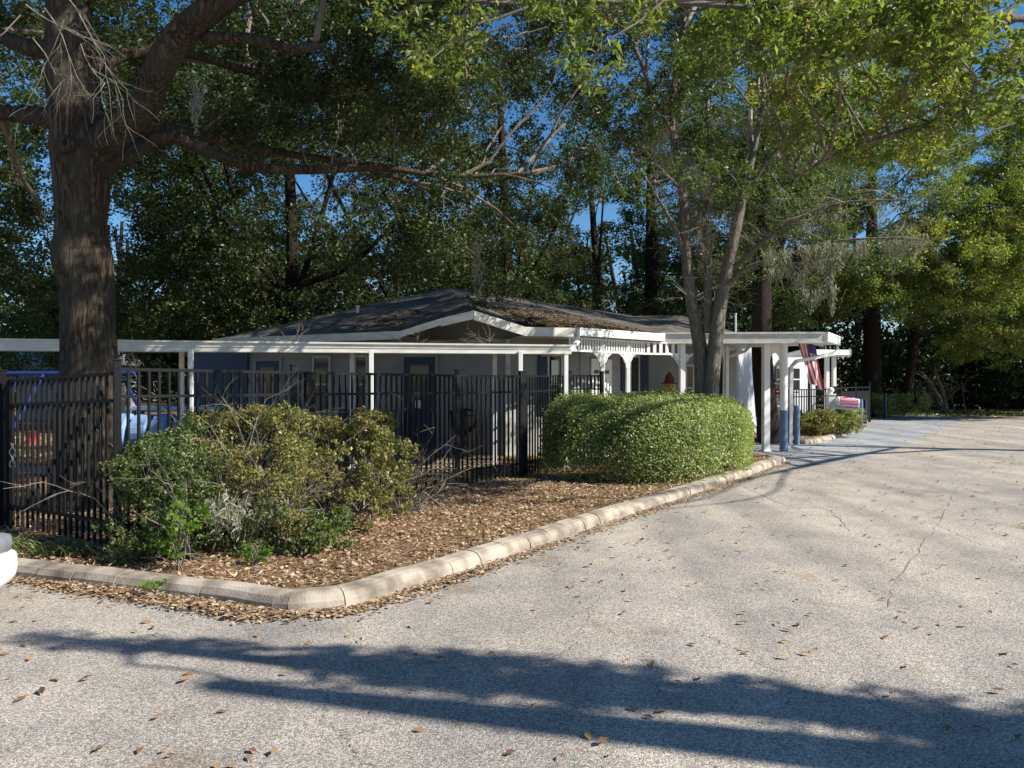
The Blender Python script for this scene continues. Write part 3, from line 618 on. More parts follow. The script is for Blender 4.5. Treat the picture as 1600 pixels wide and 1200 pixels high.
# flag
fr = empty('flag', (P5.x, P5.y, 0), 'striped red and white flag with a blue corner hanging from the portico', 'flag')
a = Vector((P5.x + .1, P5.y + .1, 2.15)); bb = Vector((7.75, 18.75, 2.62))
mb = MB(); f0 = Vector((6.88, 18.5, 2.62)); f1 = Vector((7.45, 18.8, 2.56)); dd = (f1 - f0).normalized(); mb.tube([f0 - dd * .5, f1 + dd * .2], .014, 8); mb.lathe(tuple(f1 + dd * .22), [(.01, -.03), (.03, 0), (.01, .03)], 8); mb.build('pole', M['steel'], fr)
mb = MB(); nu, nv = 13, 18; grid = []
for i in range(nu + 1):
    for j in range(nv + 1):
        u, v = i / nu, j / nv; p = f0.lerp(f1, u * (1 - .15 * v)) + Vector((.24 * v, 0, -.95 * v + .18 * u * v * -1)); p += Vector((.02, -.06, 0)) * math.sin(u * 11 + v * 2.5) * (.3 + v); grid.append(p)
fsl, mi = [], []
for i in range(nu):
    for j in range(nv):
        f_ = (i * (nv + 1) + j, (i + 1) * (nv + 1) + j, (i + 1) * (nv + 1) + j + 1, i * (nv + 1) + j + 1); mb.add([], []); fsl.append(f_); mi.append(2 if (i >= 7 and j < 4) else (i % 2))
mb.v = [tuple(p) for p in grid]; mb.f = fsl; mb.m = mi
M['flagred'] = plain('flag_red', (.36, .02, .03), .8, .1, 5, .1); M['flagwhite'] = plain('flag_white', (.62, .6, .6), .8, .05); M['flagblue'] = plain('flag_blue', (.03, .035, .16), .8)
mb.build('cloth', [M['flagred'], M['flagwhite'], M['flagblue']], fr, smooth=True)

# ------------------------------------------------------------ bollards, mailbox, planter, pumpkin figure, bench
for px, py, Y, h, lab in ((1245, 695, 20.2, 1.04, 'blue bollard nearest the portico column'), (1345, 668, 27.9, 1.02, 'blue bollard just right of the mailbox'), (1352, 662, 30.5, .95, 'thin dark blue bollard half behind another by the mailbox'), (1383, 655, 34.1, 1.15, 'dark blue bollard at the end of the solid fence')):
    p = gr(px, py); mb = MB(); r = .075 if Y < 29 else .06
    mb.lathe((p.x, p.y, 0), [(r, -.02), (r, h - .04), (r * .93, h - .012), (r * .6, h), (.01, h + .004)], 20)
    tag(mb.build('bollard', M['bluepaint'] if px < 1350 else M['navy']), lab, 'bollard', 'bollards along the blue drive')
mbx = empty('mailbox', (9.8, 23.6, 0), 'white mailbox with a red wave-striped cover on a ball-topped post', 'mailbox')
mb = MB(); x = (1298 - 800) / 1200 * 23.6; mb.box((x, 23.6, .65), (.21, .21, 1.2)); mb.box((x, 23.6, 1.27), (.25, .25, .04)); mb.lathe((x, 23.6, 1.29), [(.05, 0), (.05, .03), (.085, .06), (.105, .11), (.085, .17), (.03, .20)], 12); mb.build('post', M['white'], mbx, bevel=.006)
mb = MB(); mb.box((x + .36, 23.5, .84), (.78, .22, .08), -.12, tilt=(.12, 'Y')); mb.build('arm', M['white'], mbx)
def hull(c, L_, w, h, rz, tilt, k=10):
    vs = []; Mx = Matrix.Rotation(rz, 3, 'Z') @ Matrix.Rotation(tilt, 3, 'Y')
    prof = [(-w / 2, 0)] + [(-w / 2 * math.cos(i / k * math.pi), h * .55 + h * .45 * math.sin(i / k * math.pi)) for i in range(k + 1)] + [(w / 2, 0)]
    for s_ in (-1, 1):
        for y, z in prof: vs.append(Vector(c) + Mx @ Vector((s_ * L_ / 2, y, z)))
    n = len(prof); return vs, [(i, i + 1, n + i + 1, n + i)[::-1] for i in range(n - 1)] + [(n - 1, 0, n, 2 * n - 1)[::-1], tuple(range(n)), tuple(range(n, 2 * n))[::-1]]
mb = MB(); mb.add(*hull((x + .42, 23.4, .89), .62, .29, .29, -.12, .12)); mb.build('box', M['white'], mbx)
m, n_, b_, N_, L__ = nmat('wave_stripes'); g_ = N_('ShaderNodeNewGeometry'); wv = N_('ShaderNodeTexWave'); wv.bands_direction = 'Z'; wv.inputs['Scale'].default_value = 3.2; wv.inputs['Distortion'].default_value = 3; wv.inputs['Detail Scale'].default_value = 1.2
L__(g_.outputs['Position'], wv.inputs[0]); rr_ = ramp(n_, [(0, (.45, .03, .04)), (.5, (.65, .6, .65)), (.85, (.2, .15, .4))], 'CONSTANT'); L__(wv.outputs['Color'], rr_.inputs[0]); L__(rr_.outputs[0], b_.inputs['Base Color']); M['waves'] = m
mb = MB(); vs, fs = hull((x + .42, 23.4, .892), .53, .30, .298, -.12, .12); mb.add(vs, fs[:-2]); mb.build('cover', M['waves'], mbx)
# red flowers in the window planter
p = at(1213, 655, 25.2); pt = empty('flower_planter', (p.x, p.y, 0), 'white pedestal planter of red flowers by the lit wall', 'planter')
mb = MB(); mb.lathe((p.x, p.y, .08), [(.2, 0), (.18, .05), (.12, .12), (.10, .5), (.18, .62), (.32, .74), (.34, .8), (.30, .8)], 16); mb.build('bowl', M['brown_pot'], pt, smooth=True)
V, rn = clumpleaves([(p.x + R.uniform(-.2, .2), p.y, 1.15 + R.uniform(-.05, .2), .18) for _ in range(6)], 260, .09, .8); quads('blossoms', V, rn, M['red'], pt)
# straw figure on the porch
p = at(1046, 606, 18.9); fg = empty('straw_figure', (p.x, p.y, 0), 'round-faced straw figure in a red-brown hat on the dark porch', 'figure')
mb = MB(); mb.lathe((p.x, p.y, p.z), [(.02, -.16), (.11, -.12), (.155, 0), (.11, .12), (.02, .16)], 14); mb.build('head', M['straw'], fg, smooth=True)
mb = MB()
for dx in (-.055, .055): mb.lathe((p.x + dx, p.y - .145, p.z + .03), [(.005, -.02), (.022, 0), (.005, .02)], 6)
mb.box((p.x, p.y - .155, p.z - .02), (.03, .02, .03)); mb.box((p.x, p.y - .145, p.z - .08), (.09, .015, .015)); mb.build('face', M['black'], fg)
mb = MB(); mb.lathe((p.x, p.y, p.z + .1), [(.21, 0), (.2, .02), (.12, .03), (.11, .15), (.04, .27), (.01, .3)], 12); mb.build('hat', plain('rust_felt', (.12, .03, .02), .9), fg)
mb = MB(); mb.lathe((p.x, p.y, .08), [(.16, 0), (.18, .4), (.2, .9), (.15, p.z - .3), (.06, p.z - .22)], 12); mb.build('body', M['darkwood'], fg)
# dark bench and chairs glimpsed by the wall
bn = empty('porch_bench', (-3.6, 16.4, 0), 'dark bench against the shaded wall behind the shrubs', 'bench')
mb = MB(); mb.box((-3.2, 16.5, .5), (1.3, .42, .06), -.3); mb.build('seat', M['darkwood'], bn); mb = MB(); mb.box((-3.15, 16.72, .8), (1.3, .05, .5), -.3); mb.build('backrest', M['darkwood'], bn)
for dx in (-.55, .55):
    mb = MB(); mb.box((-3.2 + dx, 16.5 - dx * .3, .28), (.06, .4, .42), -.3); mb.build('leg', M['darkwood'], bn)
# dark wheelie bin beside the wall
mb = MB(); p = onwall(738, W0, W1, .5); mb.lathe((p.x, p.y, .08), [(.22, 0), (.27, .9), (.29, .9), (.29, .97), (.1, 1.02)], 14); tag(mb.build('bin', M['black']), 'dark lidded bin against the shaded wall right of the blue door', 'bin')

# ------------------------------------------------------------ playground
pg = gr(215, 690, .08); tn = empty('tunnel_slide', (-7.5, 18, 0), 'pale blue plastic tunnel of fat rings in the playground', 'play tunnel')
for i in range(5):
    x = -8.9 + i * .48; mb = MB(); k = 20; pts = []
    r = .43 - .02 * (i % 2); mb.tube([(x - .2, 17.6, .5), (x - .16, 17.6, .5), (x + .16, 17.6, .5), (x + .2, 17.6, .5)], [r * .86, r, r, r * .86], 20); mb.build('ring', M['slide'], tn, smooth=False)
mb = MB(); mb.tube([(-7.02, 17.6, .5), (-6.98, 17.6, .5)], [.28, .28], 20); mb.build('opening', M['swing'], tn)
tb = empty('play_table', (-8, 18.6, 0), 'white topped play table behind the blue tunnel', 'table')
mb = MB(); mb.box((-8.1, 18.7, 1.02), (2.3, .6, .09)); mb.build('tabletop', plain('pale_blue_top', (.5, .6, .72), .5), tb)
for x in (-9.1, -7.05):
    for y in (18.5, 18.9):
        mb = MB(); mb.box((x, y, .52), (.08, .08, .9)); mb.build('leg', M['bluepaint'], tb)
sw = empty('swing_frame', (-13, 22, 0), 'dark blue tube climbing frame with crossed braces in the playground', 'climbing frame')
mb = MB(); mb.tube([(-15.5, 22, 1.9), (-10.8, 22, 1.9)], .06, 8); mb.build('top_bar', M['swing'], sw)
for x in (-15.3, -13.4, -11.2):
    for s_ in (-1, 1):
        mb = MB(); mb.tube([(x, 22, 1.9), (x + s_ * .55, 22 + s_ * .8, .05)], .05, 8); mb.build('leg', M['swing'], sw)
for x in (-14.6, -12.6):
    mb = MB(); mb.tube([(x, 22, 1.85), (x - .2, 21.9, .6)], .02, 6); mb.tube([(x + .4, 22, 1.85), (x + .3, 21.9, .6)], .02, 6); mb.box((x + .05, 21.9, .58), (.5, .2, .05)); mb.build('swing', M['swing'], sw)
st = empty('play_stool', (-12.9, 20, 0), 'small red plastic stool in the playground', 'stool'); mb = MB(); mb.lathe((-12.2, 19.5, .08), [(.16, 0), (.12, .15), (.16, .32), (.02, .34)], 12); mb.build('seat', M['red'], st)
sh = empty('garden_shed', (-17, 33, 0), 'grey shed with a low pitched roof behind the playground', 'shed')
mb = MB(); mb.box((-18.5, 33, 1.2), (3.6, 3, 2.4), .1); mb.box((-18.5, 31.45, 1.1), (.9, .04, 1.9), .1, 0); mb.build('wall', M['shed'], sh)
mb = MB(); mb.add([(-20.6, 31.0, 2.35), (-16.4, 31.4, 2.35), (-16.6, 34.8, 2.35), (-20.8, 34.4, 2.35), (-20.7, 32.7, 3.1), (-16.5, 33.1, 3.1)], [(0, 1, 5, 4), (2, 3, 4, 5), (1, 2, 5), (3, 0, 4), (3, 2, 1, 0)]); mb.build('roof', M['shed'], sh)

# ------------------------------------------------------------ parked car, nose just inside the left edge
car = empty('parked_car', (-5.8, 5.0, 0), 'white parked car with only its rounded bumper corner showing at the left edge', 'car')
def ring(x, w, z0, z1, n=20, e=3.2, yc=4.98):
    out = []
    for i in range(n):
        a = 2 * math.pi * i / n; c, s_ = math.cos(a), math.sin(a); out.append((x, yc + w * math.copysign(abs(c) ** (2 / e), c), (z0 + z1) / 2 + (z1 - z0) / 2 * math.copysign(abs(s_) ** (2 / e), s_)))
    return out
def loft(rings, name, mat, root):
    mb = MB(); n = len(rings[0]); mb.v = [p for r in rings for p in r]
    mb.f = [(i * n + j, i * n + (j + 1) % n, (i + 1) * n + (j + 1) % n, (i + 1) * n + j) for i in range(len(rings) - 1) for j in range(n)] + [tuple(range(n))[::-1], tuple(range((len(rings) - 1) * n, len(rings) * n))]
    mb.m = [0] * len(mb.f); return mb.build(name, mat, root, smooth=True)
loft([ring(-3.62, .45, .22, .40), ring(-3.66, .70, .16, .44), ring(-3.74, .84, .13, .46), ring(-4.0, .90, .12, .47)], 'bumper', M['carpaint'], car)
loft([ring(-3.635, .40, .40, .52), ring(-3.68, .68, .38, .545), ring(-3.76, .80, .38, .56), ring(-4.05, .85, .38, .58)], 'grey_band', M['plastic'], car)  # grey upper band of the bumper corner
loft([ring(-3.86, .74, .3, .74), ring(-4.0, .86, .22, .82), ring(-4.7, .9, .2, .98), ring(-5.2, .9, .2, 1.0), ring(-7.6, .9, .2, 1.02), ring(-8.2, .84, .25, .95), ring(-8.35, .7, .35, .8)], 'body', M['carpaint'], car)
loft([ring(-5.0, .72, .9, 1.0), ring(-5.7, .68, .9, 1.42), ring(-7.2, .68, .9, 1.46), ring(-8.0, .7, .9, 1.02)], 'cabin', M['glass'], car)
for x in (-4.75, -7.4):
    for y in (4.2, 5.76):
        mb = MB(); mb.tube([(x, y - .1, .33), (x, y + .1, .33)], .33, 20); w_ = mb.build('wheel', M['tyre'], car); mb = MB(); mb.tube([(x, y - .11, .33), (x, y + .11, .33)], .2, 14); mb.build('rim', M['steel'], w_)

# ------------------------------------------------------------ dumpster, brush pile
dp = empty('dumpster', (33, 48.5, 0), 'dark green dumpster with a white label at the far treeline', 'dumpster')
x0 = (1560 - 800) / 1200 * 48; mb = MB(); vs = [(x0, 48, .1), (x0 + 2.4, 48, .1), (x0 + 2.4, 50, .1), (x0, 50, .1), (x0 - .1, 47.9, 1.2), (x0 + 2.5, 47.9, 1.2), (x0 + 2.5, 50, 1.45), (x0 - .1, 50, 1.45)]
mb.add(vs, [(3, 2, 1, 0), (4, 5, 6, 7), (0, 1, 5, 4), (1, 2, 6, 5), (2, 3, 7, 6), (3, 0, 4, 7)])
for i in range(4): mb.box((x0 + .3 + i * .6, 47.92, .6), (.08, .08, .95))
mb.build('body', M['green'], dp); mb = MB(); mb.box((x0 + 1.2, 48.9, 1.40), (2.7, 2.1, .06), 0, tilt=(.12, 'X')); mb.build('lid', M['black'], dp)
mb = MB(); mb.box((x0 + 1.05, 47.83, .83), (.85, .02, .46)); lb = mb.build('label', M['white'], dp)
mb = MB(); [mb.box((x0 + .78 + i * .08, 47.81, .92), (.055, .01, .13)) for i in range(4)]; mb.box((x0 + 1.1, 47.81, .74), (.6, .01, .03)); mb.build('lettering', M['ink'], lb)
bp_ = MB(); c = gr(1455, 646)
for _ in range(16): twigs(bp_, c + Vector((R.uniform(-1.6, 1.6), R.uniform(-.6, .6), .1)), (R.uniform(-1, 1), R.uniform(-.4, .4), R.uniform(0, .9)), R.uniform(.8, 1.8), R.uniform(.03, .08), 2)
tag(bp_.build('brush_pile', M['branch']), 'pile of cut branches and logs at the far edge of the drive', 'brush pile')
bp_ = MB(); c = Vector((23.3, 41.5, 0)); limb(bp_, c, c + Vector((-1.2, 0, 2.2)), .2, .1); limb(bp_, c + Vector((.2, 0, 0)), c + Vector((-.3, .3, 2.4)), .16, .08)
tag(bp_.build('dead_stump', M['bark_grey']), 'pale split trunk leaning at the treeline left of the dumpster', 'stump')

# ------------------------------------------------------------ trees
def tree(name, label, group, base, trunk, limbs, clumps, nleaf, size, leaf, barkm, branchm='branch', asp=.5, up=.5, extra=None, k=14, sub=None, droop=0, squash=.75):
    """trunk: list of (point, radius). limbs: list of lists of (point, radius)."""
    root = empty(name, base, label, 'tree', group)
    mb = MB(); p = spline([t[0] for t in trunk], 6); n = len(p) - 1; rr = []
    for i in range(n + 1):
        f_ = i / n * (len(trunk) - 1); j = min(int(f_), len(trunk) - 2); rr.append(lerp(trunk[j][1], trunk[j + 1][1], f_ - j))
    mb.tube(p, rr, k, rough=.05); dense = p[len(p) // 2:]
    for l in limbs:
        if l[0] != 'big': continue
        q = spline([t[0] for t in l[1]], 6); m = len(q) - 1; r2 = []
        for i in range(m + 1):
            f_ = i / m * (len(l[1]) - 1); j = min(int(f_), len(l[1]) - 2); r2.append(lerp(l[1][j][1], l[1][j + 1][1], f_ - j))
        mb.tube(q, r2, 10, rough=.06); dense += q[2:]
    mb.build('trunk', M[barkm], root, smooth=True)
    br = MB(); anchors = dense
    used = clumps if sub is None else R.sample(clumps, min(sub, len(clumps)))
    use = [0] * len(anchors)
    for c in used:
        c_ = Vector(c[:3]); ai = min(range(len(anchors)), key=lambda i: (anchors[i] - c_).length + use[i] * 1.2 + R.random() * .5); use[ai] += 1
        for q_ in (ai - 1, ai + 1):
            if 0 <= q_ < len(use): use[q_] += .4
        a = anchors[ai]; L_ = (Vector(a) - c_).length
        limb(br, a, c_, min(.05, .006 + L_ * .008), .005, .24, 8, 5)
        for _ in range(2): twigs(br, c_, (R.uniform(-1, 1), R.uniform(-1, 1), R.uniform(-.6, .8)), c[3] * .8, .008, 1, k=3)
    br.build('branches', M[branchm], root)
    V, rn = clumpleaves(clumps, nleaf, size, asp, up, droop, squash); quads('crown', V, rn, M[leaf], root)
    return root
V3 = Vector
# T1: the thick oak at the left
b = V3((-5.42, 9.8, .0)); t1 = [(b, .56), (b + V3((0, 0, .5)), .38), (at(139, 560, 9.8), .325), (at(135, 450, 9.8), .315), (at(130, 405, 9.8), .355), (at(128, 345, 9.8), .30), (at(125, 235, 9.8), .35), (at(112, 110, 9.7), .28), (at(108, 0, 9.7), .25), (at(100, -200, 9.6), .2), (at(140, -420, 9.5), .12)]
L1 = [('big', [(at(140, 250, 9.8), .25), (at(178, 208, 9.65), .205), (at(222, 165, 9.5), .185), (at(258, 92, 9.3), .175), (at(300, 38, 9.1), .165), (at(365, -10, 8.9), .15), (at(520, -120, 8.6), .14), (at(760, -260, 8.6), .08)]),
      ('big', [(at(150, 268, 9.9), 0.144), (at(205, 238, 10.2), 0.108), (at(262, 214, 10.5), 0.090), (at(330, 238, 10.9), 0.083), (at(400, 262, 11.3), 0.076), (at(500, 265, 11.8), 0.072), (at(600, 262, 12.3), 0.058), (at(700, 275, 12.8), 0.036), (at(830, 270, 13.5), 0.022)]),
      ('big', [(at(150, 240, 10.2), 0.115), (at(230, 200, 10.8), 0.086), (at(330, 215, 11.6), 0.072), (at(430, 238, 12.4), 0.065), (at(560, 258, 13.3), 0.043), (at(680, 300, 14), 0.022)]),
      ('big', [(at(140, 110, 9.9), 0.115), (at(200, 85, 10.5), 0.086), (at(300, 85, 11.2), 0.072), (at(390, 112, 12.0), 0.061), (at(520, 135, 12.6), 0.043), (at(680, 110, 13.2), 0.022)]),
      ('big', [(at(320, 60, 9.2), .08), (at(400, 62, 9.2), .06), (at(455, 78, 9.2), .055), (at(500, 70, 9.2), .045)]),
      ('big', [(at(100, 190, 9.8), .16), (at(50, 180, 9.9), .11), (at(-30, 170, 10), .09), (at(-160, 100, 10), .05)]),
      ('big', [(at(100, 80, 9.8), .12), (at(30, 70, 9.9), .10), (at(-60, 20, 10), .08)])]
c1 = ellipsoid_clumps((-3.5, 11.5, 9.0), (6.5, 4.5, 3.2), 46, .5, 1.0, .3, 6.0)
c1 += [(*at(R.uniform(330, 760), R.uniform(-60, 250), R.uniform(11.0, 14.5)), R.uniform(.35, .7)) for _ in range(30)]
c1 += [(*at(R.uniform(200, 640), R.uniform(10, 210), R.uniform(11.5, 14.5)), R.uniform(.3, .6)) for _ in range(16)]
c1 += [(*at(R.uniform(150, 1000), R.uniform(-20, 330), R.uniform(12.0, 17)), R.uniform(.25, .55)) for _ in range(30)]
c1 += [(*at(R.uniform(-60, 130), R.uniform(20, 330), R.uniform(11, 14)), R.uniform(.3, .6)) for _ in range(12)]
c1 += ellipsoid_clumps((-.2, 8.4, 8.4), (2.4, .9, 1.9), 22, .4, .8, .1, 6.5)  # unseen clumps above the frame, added to shade the oak trunk
c1 += ellipsoid_clumps((1.5, 9.6, 9.8), (3.2, 1.6, 1.2), 16, .5, .9, .2)
c1 += [(*at(R.uniform(640, 960), R.uniform(240, 460), R.uniform(13, 15.5)), R.uniform(.25, .5)) for _ in range(16)]
c1 += [(*at(R.uniform(-70, 90), R.uniform(290, 470), R.uniform(13, 16)), R.uniform(.5, .8)) for _ in range(14)]
c1 += [(*at(R.uniform(330, 1060), R.uniform(-10, 430), R.uniform(13.5, 17.5)), R.uniform(.28, .5)) for _ in range(54)]
c1 += [(*at(R.uniform(820, 960), R.uniform(60, 230), R.uniform(13, 16)), R.uniform(.3, .5)) for _ in range(10)]
c1 = [q for q in c1 if not (.10 < q[0] / q[1] < .21 and .10 < (q[2] - 1.65) / q[1] < .29)]
c1 = [q for q in c1 if not (q[1] > 16.2 and q[2] < 4.6)]
T1 = tree('oak_tree', 'massive ridged oak trunk standing behind the black gate', None, b, t1, L1, c1, 190000, .088, 'leaf_oak', 'bark_oak', asp=.45, k=22, sub=75)
mb = MB(); kn = at(105, 226, 9.42); mb.tube([kn, kn + V3((-.0, -.045, 0))], [.115, .07], 14, rough=.12); mb.build('knot', M['bark_oak'], T1, smooth=True)
mb = MB(); mb.tube([kn + V3((.0, -.04, .01)), kn + V3((.0, -.06, .01))], [.034, .03], 6, rough=.2); mb.build('knot_hole', M['black'], T1)
mb = MB()
for _ in range(15): twigs(mb, at(R.uniform(-10, 130), R.uniform(-10, 120), R.uniform(7.5, 9)), (R.uniform(-.6, .8), R.uniform(-.3, .3), R.uniform(-1, -.1)), R.uniform(.4, .9), .007, 2)
mb.build('dead_twigs', M['twig'], T1)

# T2: broad dark oaks behind the building
oak_g = 'dark live oaks behind the building'
def bgoak(label, x, y, h, rad, n, nl, zmin=1.6, rz=None, leaf='leaf_oak', size=.13, lowf=.5, crad=(.8, 1.5), keep=.82):
    b = V3((x, y, 0)); tk = [(b, .45), (b + V3((.1, 0, 1.2)), .32), (b + V3((-.1, 0, 3)), .27), (b + V3((.3, .2, 5.5)), .2), (b + V3((0, 0, h * .8)), .12)]
    lm = []
    for i in range(7):
        a = i * .9 + R.random(); e = V3((math.cos(a) * rad[0] * .75, math.sin(a) * rad[1] * .75, h * R.uniform(.35, .85))); lm.append(('big', [(b + V3((0, 0, R.uniform(2.5, 5))), .12), (b + e * .5 + V3((0, 0, R.uniform(.6, 1.5))), .075), (b + e, .03)]))
    c = ellipsoid_clumps((x, y, h * .56), (rad[0], rad[1], h * .5), n, crad[0], crad[1], .35, zmin)
    m0 = len(c); c = [q for q in c if q[2] < 6.5 or R.random() < keep]; nl = int(nl * len(c) / m0)
    return tree('oak_tree', label, oak_g, b, tk, lm, c, nl, size, leaf, 'bark_dark', asp=.5, sub=26, droop=.2)
bgoak('dark live oak behind the swings at far left', -15.5, 27, 17, (7, 6), 150, 130000, leaf='leaf_mid', size=.14)
bgoak('dark live oak behind the left end of the roof', -7.5, 25, 17, (6.5, 5), 170, 170000)
bgoak('dark live oak behind the roof ridge', -.5, 31, 17, (6.5, 5), 110, 100000, keep=.6)
bgoak('dark live oak above the right end of the roof', 3.6, 35, 13, (5, 4), 60, 50000, leaf='leaf_mid', keep=.45)

bgoak('tall dark oak far behind the building', -5, 41, 22, (12, 5), 100, 80000, size=.18, crad=(.9, 1.6), keep=.75)
# T3: twin-stemmed tree rising out of the hedge
b = V3((3.62, 14.2, .0)); t3 = [(b, .22), (at(1112, 600, 14.2), 0.139), (at(1122, 500, 14.2), 0.130), (at(1134, 430, 14.2), 0.109), (at(1150, 355, 14.2), 0.101), (at(1164, 290, 14.2), 0.080), (at(1180, 225, 14.2), 0.050), (at(1195, 150, 14.2), 0.029)]
L3 = [('big', [(b + V3((-.08, .12, .2)), 0.134), (at(1095, 560, 14.35), 0.139), (at(1080, 470, 14.4), 0.109), (at(1072, 390, 14.4), 0.101), (at(1066, 300, 14.4), 0.084), (at(1050, 200, 14.4), 0.059), (at(1060, 80, 14.3), 0.042), (at(1085, 0, 14.2), 0.025)]),
      ('big', [(at(1106, 520, 14.3), 0.101), (at(1105, 420, 14.35), 0.067), (at(1102, 350, 14.35), 0.059), (at(1115, 280, 14.4), 0.046), (at(1105, 200, 14.4), 0.029)]),
      ('big', [(at(1130, 455, 14.2), 0.059), (at(1165, 420, 14), 0.042), (at(1220, 402, 13.8), 0.034), (at(1300, 378, 13.5), 0.025), (at(1400, 372, 13.2), 0.017), (at(1445, 376, 13.1), 0.008)]),
      ('big', [(at(1140, 425, 14.2), 0.050), (at(1190, 380, 14.1), 0.038), (at(1240, 345, 13.9), 0.034), (at(1310, 318, 13.7), 0.025), (at(1415, 312, 13.4), 0.015)]),
      ('big', [(at(1068, 392, 14.4), 0.042), (at(1045, 340, 14.1), 0.034), (at(1012, 285, 13.8), 0.029), (at(985, 240, 13.5), 0.017)]),
      ('big', [(at(1052, 210, 14.4), 0.042), (at(1020, 150, 14.2), 0.038), (at(985, 60, 14), 0.034), (at(940, 20, 13.6), 0.025), (at(880, -30, 13), 0.017)]),
      ('big', [(at(1155, 330, 14.2), 0.042), (at(1200, 250, 14), 0.034), (at(1260, 190, 13.6), 0.025), (at(1330, 120, 13), 0.017)])]
c3 = [(*at(R.uniform(960, 1330), R.uniform(-40, 300), R.uniform(12.8, 15.8)), R.uniform(.3, .6)) for _ in range(46)]
c3 += ellipsoid_clumps((5.4, 16.6, 10.6), (4.2, 2.4, 1.9), 46, .5, 1.0, .2, 8.7)  # crown extended above the frame, added to cast leaf shade on the roof
T3 = tree('laurel_oak', 'grey twin-trunked tree rising out of the clipped hedge', None, b, t3, L3, c3, 56000, .10, 'leaf_mid', 'bark_grey', 'twig', asp=.4, sub=34)
mb = MB()
for l in L3:
    for (p, r) in l[1][2:]:
        for _ in range(6): twigs(mb, p + V3((R.uniform(-.1, .1), R.uniform(-.1, .1), 0)), (R.uniform(-1, 1), R.uniform(-.6, .6), R.uniform(-.5, .7)), R.uniform(.4, .95), .008, 3, k=3)
mb.build('dead_twigs', M['twig'], T3)
anch = []; ln = []
for a0, a1, Y, n, lo, hi in (((1180, 400), (1440, 376), 13.3, 34, .12, .45), ((1240, 350), (1400, 320), 13.7, 8, .1, .25), ((1060, 215), (1110, 300), 14.3, 10, .2, .5), ((1100, 320), (1108, 420), 14.3, 6, .3, .6), ((1020, 230), (1080, 260), 14.3, 12, .15, .4), ((1060, 170), (1180, 200), 14.3, 16, .1, .35), ((1090, 330), (1110, 440), 14.35, 10, .15, .45), ((1200, 430), (1300, 410), 13.6, 12, .1, .3)):
    for i in range(n):
        t = R.random(); anch.append(tuple(at(lerp(a0[0], a1[0], t), lerp(a0[1], a1[1], t), Y))); ln.append(R.uniform(lo, hi))
V, rn = moss_verts(anch, ln, 14, .007, .07); quads('moss', V, rn, M['moss'], T3)
def mosshang(label, anchors, lens, n, sp, w=.008):
    V, rn = moss_verts([tuple(a) for a in anchors], lens, n, w, sp); tag(quads('spanish_moss', V, rn, M['moss']), label, 'moss', 'spanish moss hanging from branches')
mosshang('longest grey beard of moss, hanging right of the twin-trunked tree', [at(1292, 385, 13.4), at(1297, 420, 13.4), at(1300, 455, 13.4)], [.9, .7, .5], 50, .05)
mosshang('looped grey moss strand hanging between the twin-trunked tree and the longest moss beard', [at(1225 + i * 7, 400 + i * 11 - (0 if i < 7 else (i - 6) * 18), 13.4) for i in range(11)], [.28] * 11, 26, .03)
mosshang('grey moss tuft hanging above the roof ridge of the building', [at(746, 385, 15), at(747, 415, 15), at(748, 440, 15)], [.55, .55, .45], 44, .07)
mosshang('pale moss strands hanging beneath the oak limb at upper left', [at(308, 130, 11), at(306, 170, 11)], [.5, .4], 26, .05)
# T4: dark trunk rising behind the portico
b = gr(1206, 692, .0); Y = b.y
t4 = [(b, .42), (at(1200, 660, Y), .30), (at(1191, 560, Y), .27), (at(1190, 450, Y), .25), (at(1192, 340, Y), .17), (at(1195, 250, Y), .10), (at(1197, 170, Y), .05)]
c4 = [(*at(R.uniform(1150, 1240), R.uniform(170, 430), Y - R.uniform(.3, 1)), R.uniform(.35, .6)) for _ in range(14)] + ellipsoid_clumps((6.9, Y + 1, 8.8), (3.6, 3.2, 4.0), 60, .5, 1.0, .3, 5.0)
tree('cedar_tree', 'dark red-brown trunk rising behind the white portico post', None, b, t4, [], c4, 40000, .11, 'leaf_mid', 'bark_dark', asp=.42, sub=30)
# T5: bright green trees beyond the drive
gg = 'green trees lining the far side of the drive'
def rtree(label, x, y, h, r0, c, rad, n, nl, size=.13, leaf='leaf_green', zmin=3, lean=0, crad=(.6, 1.2), sub=35):
    b = V3((x, y, 0)); tk = [(b, r0 * 1.4), (b + V3((lean * .1, 0, 1)), r0), (b + V3((lean * .5, 0, h * .35)), r0 * .85), (b + V3((lean, 0, h * .6)), r0 * .6), (b + V3((lean * 1.2, 0, h * .9)), r0 * .25)]
    return tree('shade_tree', label, gg, b, tk, [], ellipsoid_clumps(c, rad, n, crad[0], crad[1], .4, zmin), nl, size, leaf, 'bark_dark', asp=.48, sub=sub, droop=.3)
rtree('thick grey trunk and green crown behind the solid panel fence', 17.8, 38, 15, .45, (17, 34.5, 10), (6, 5.5, 6.5), 170, 150000, zmin=2.9)
rtree('slender leaning green tree right of the thick-trunked one', 20.5, 40, 12, .25, (23, 35, 8.5), (5.5, 5, 6), 140, 120000, zmin=2.6, lean=1.0)
rtree('tall yellow-green tree above the dumpster', 30, 42, 15, .35, (28.5, 37, 9.5), (6, 6, 7.5), 150, 120000, zmin=2.4)
rtree('green tree directly behind the portico roof', 11.5, 33, 13, .28, (11.2, 31, 9.0), (4.2, 4, 5.2), 90, 80000, zmin=4.0, leaf='leaf_mid')
rtree('tall green tree behind the cedar trunk', 6.5, 36, 17, .35, (9.5, 38, 11), (6, 4, 7), 90, 60000, zmin=4, leaf='leaf_mid', size=.16)
rtree('green tree at the far right edge', 38, 48, 19, .4, (35, 44, 11), (7, 6, 9), 110, 70000, zmin=2, size=.17)
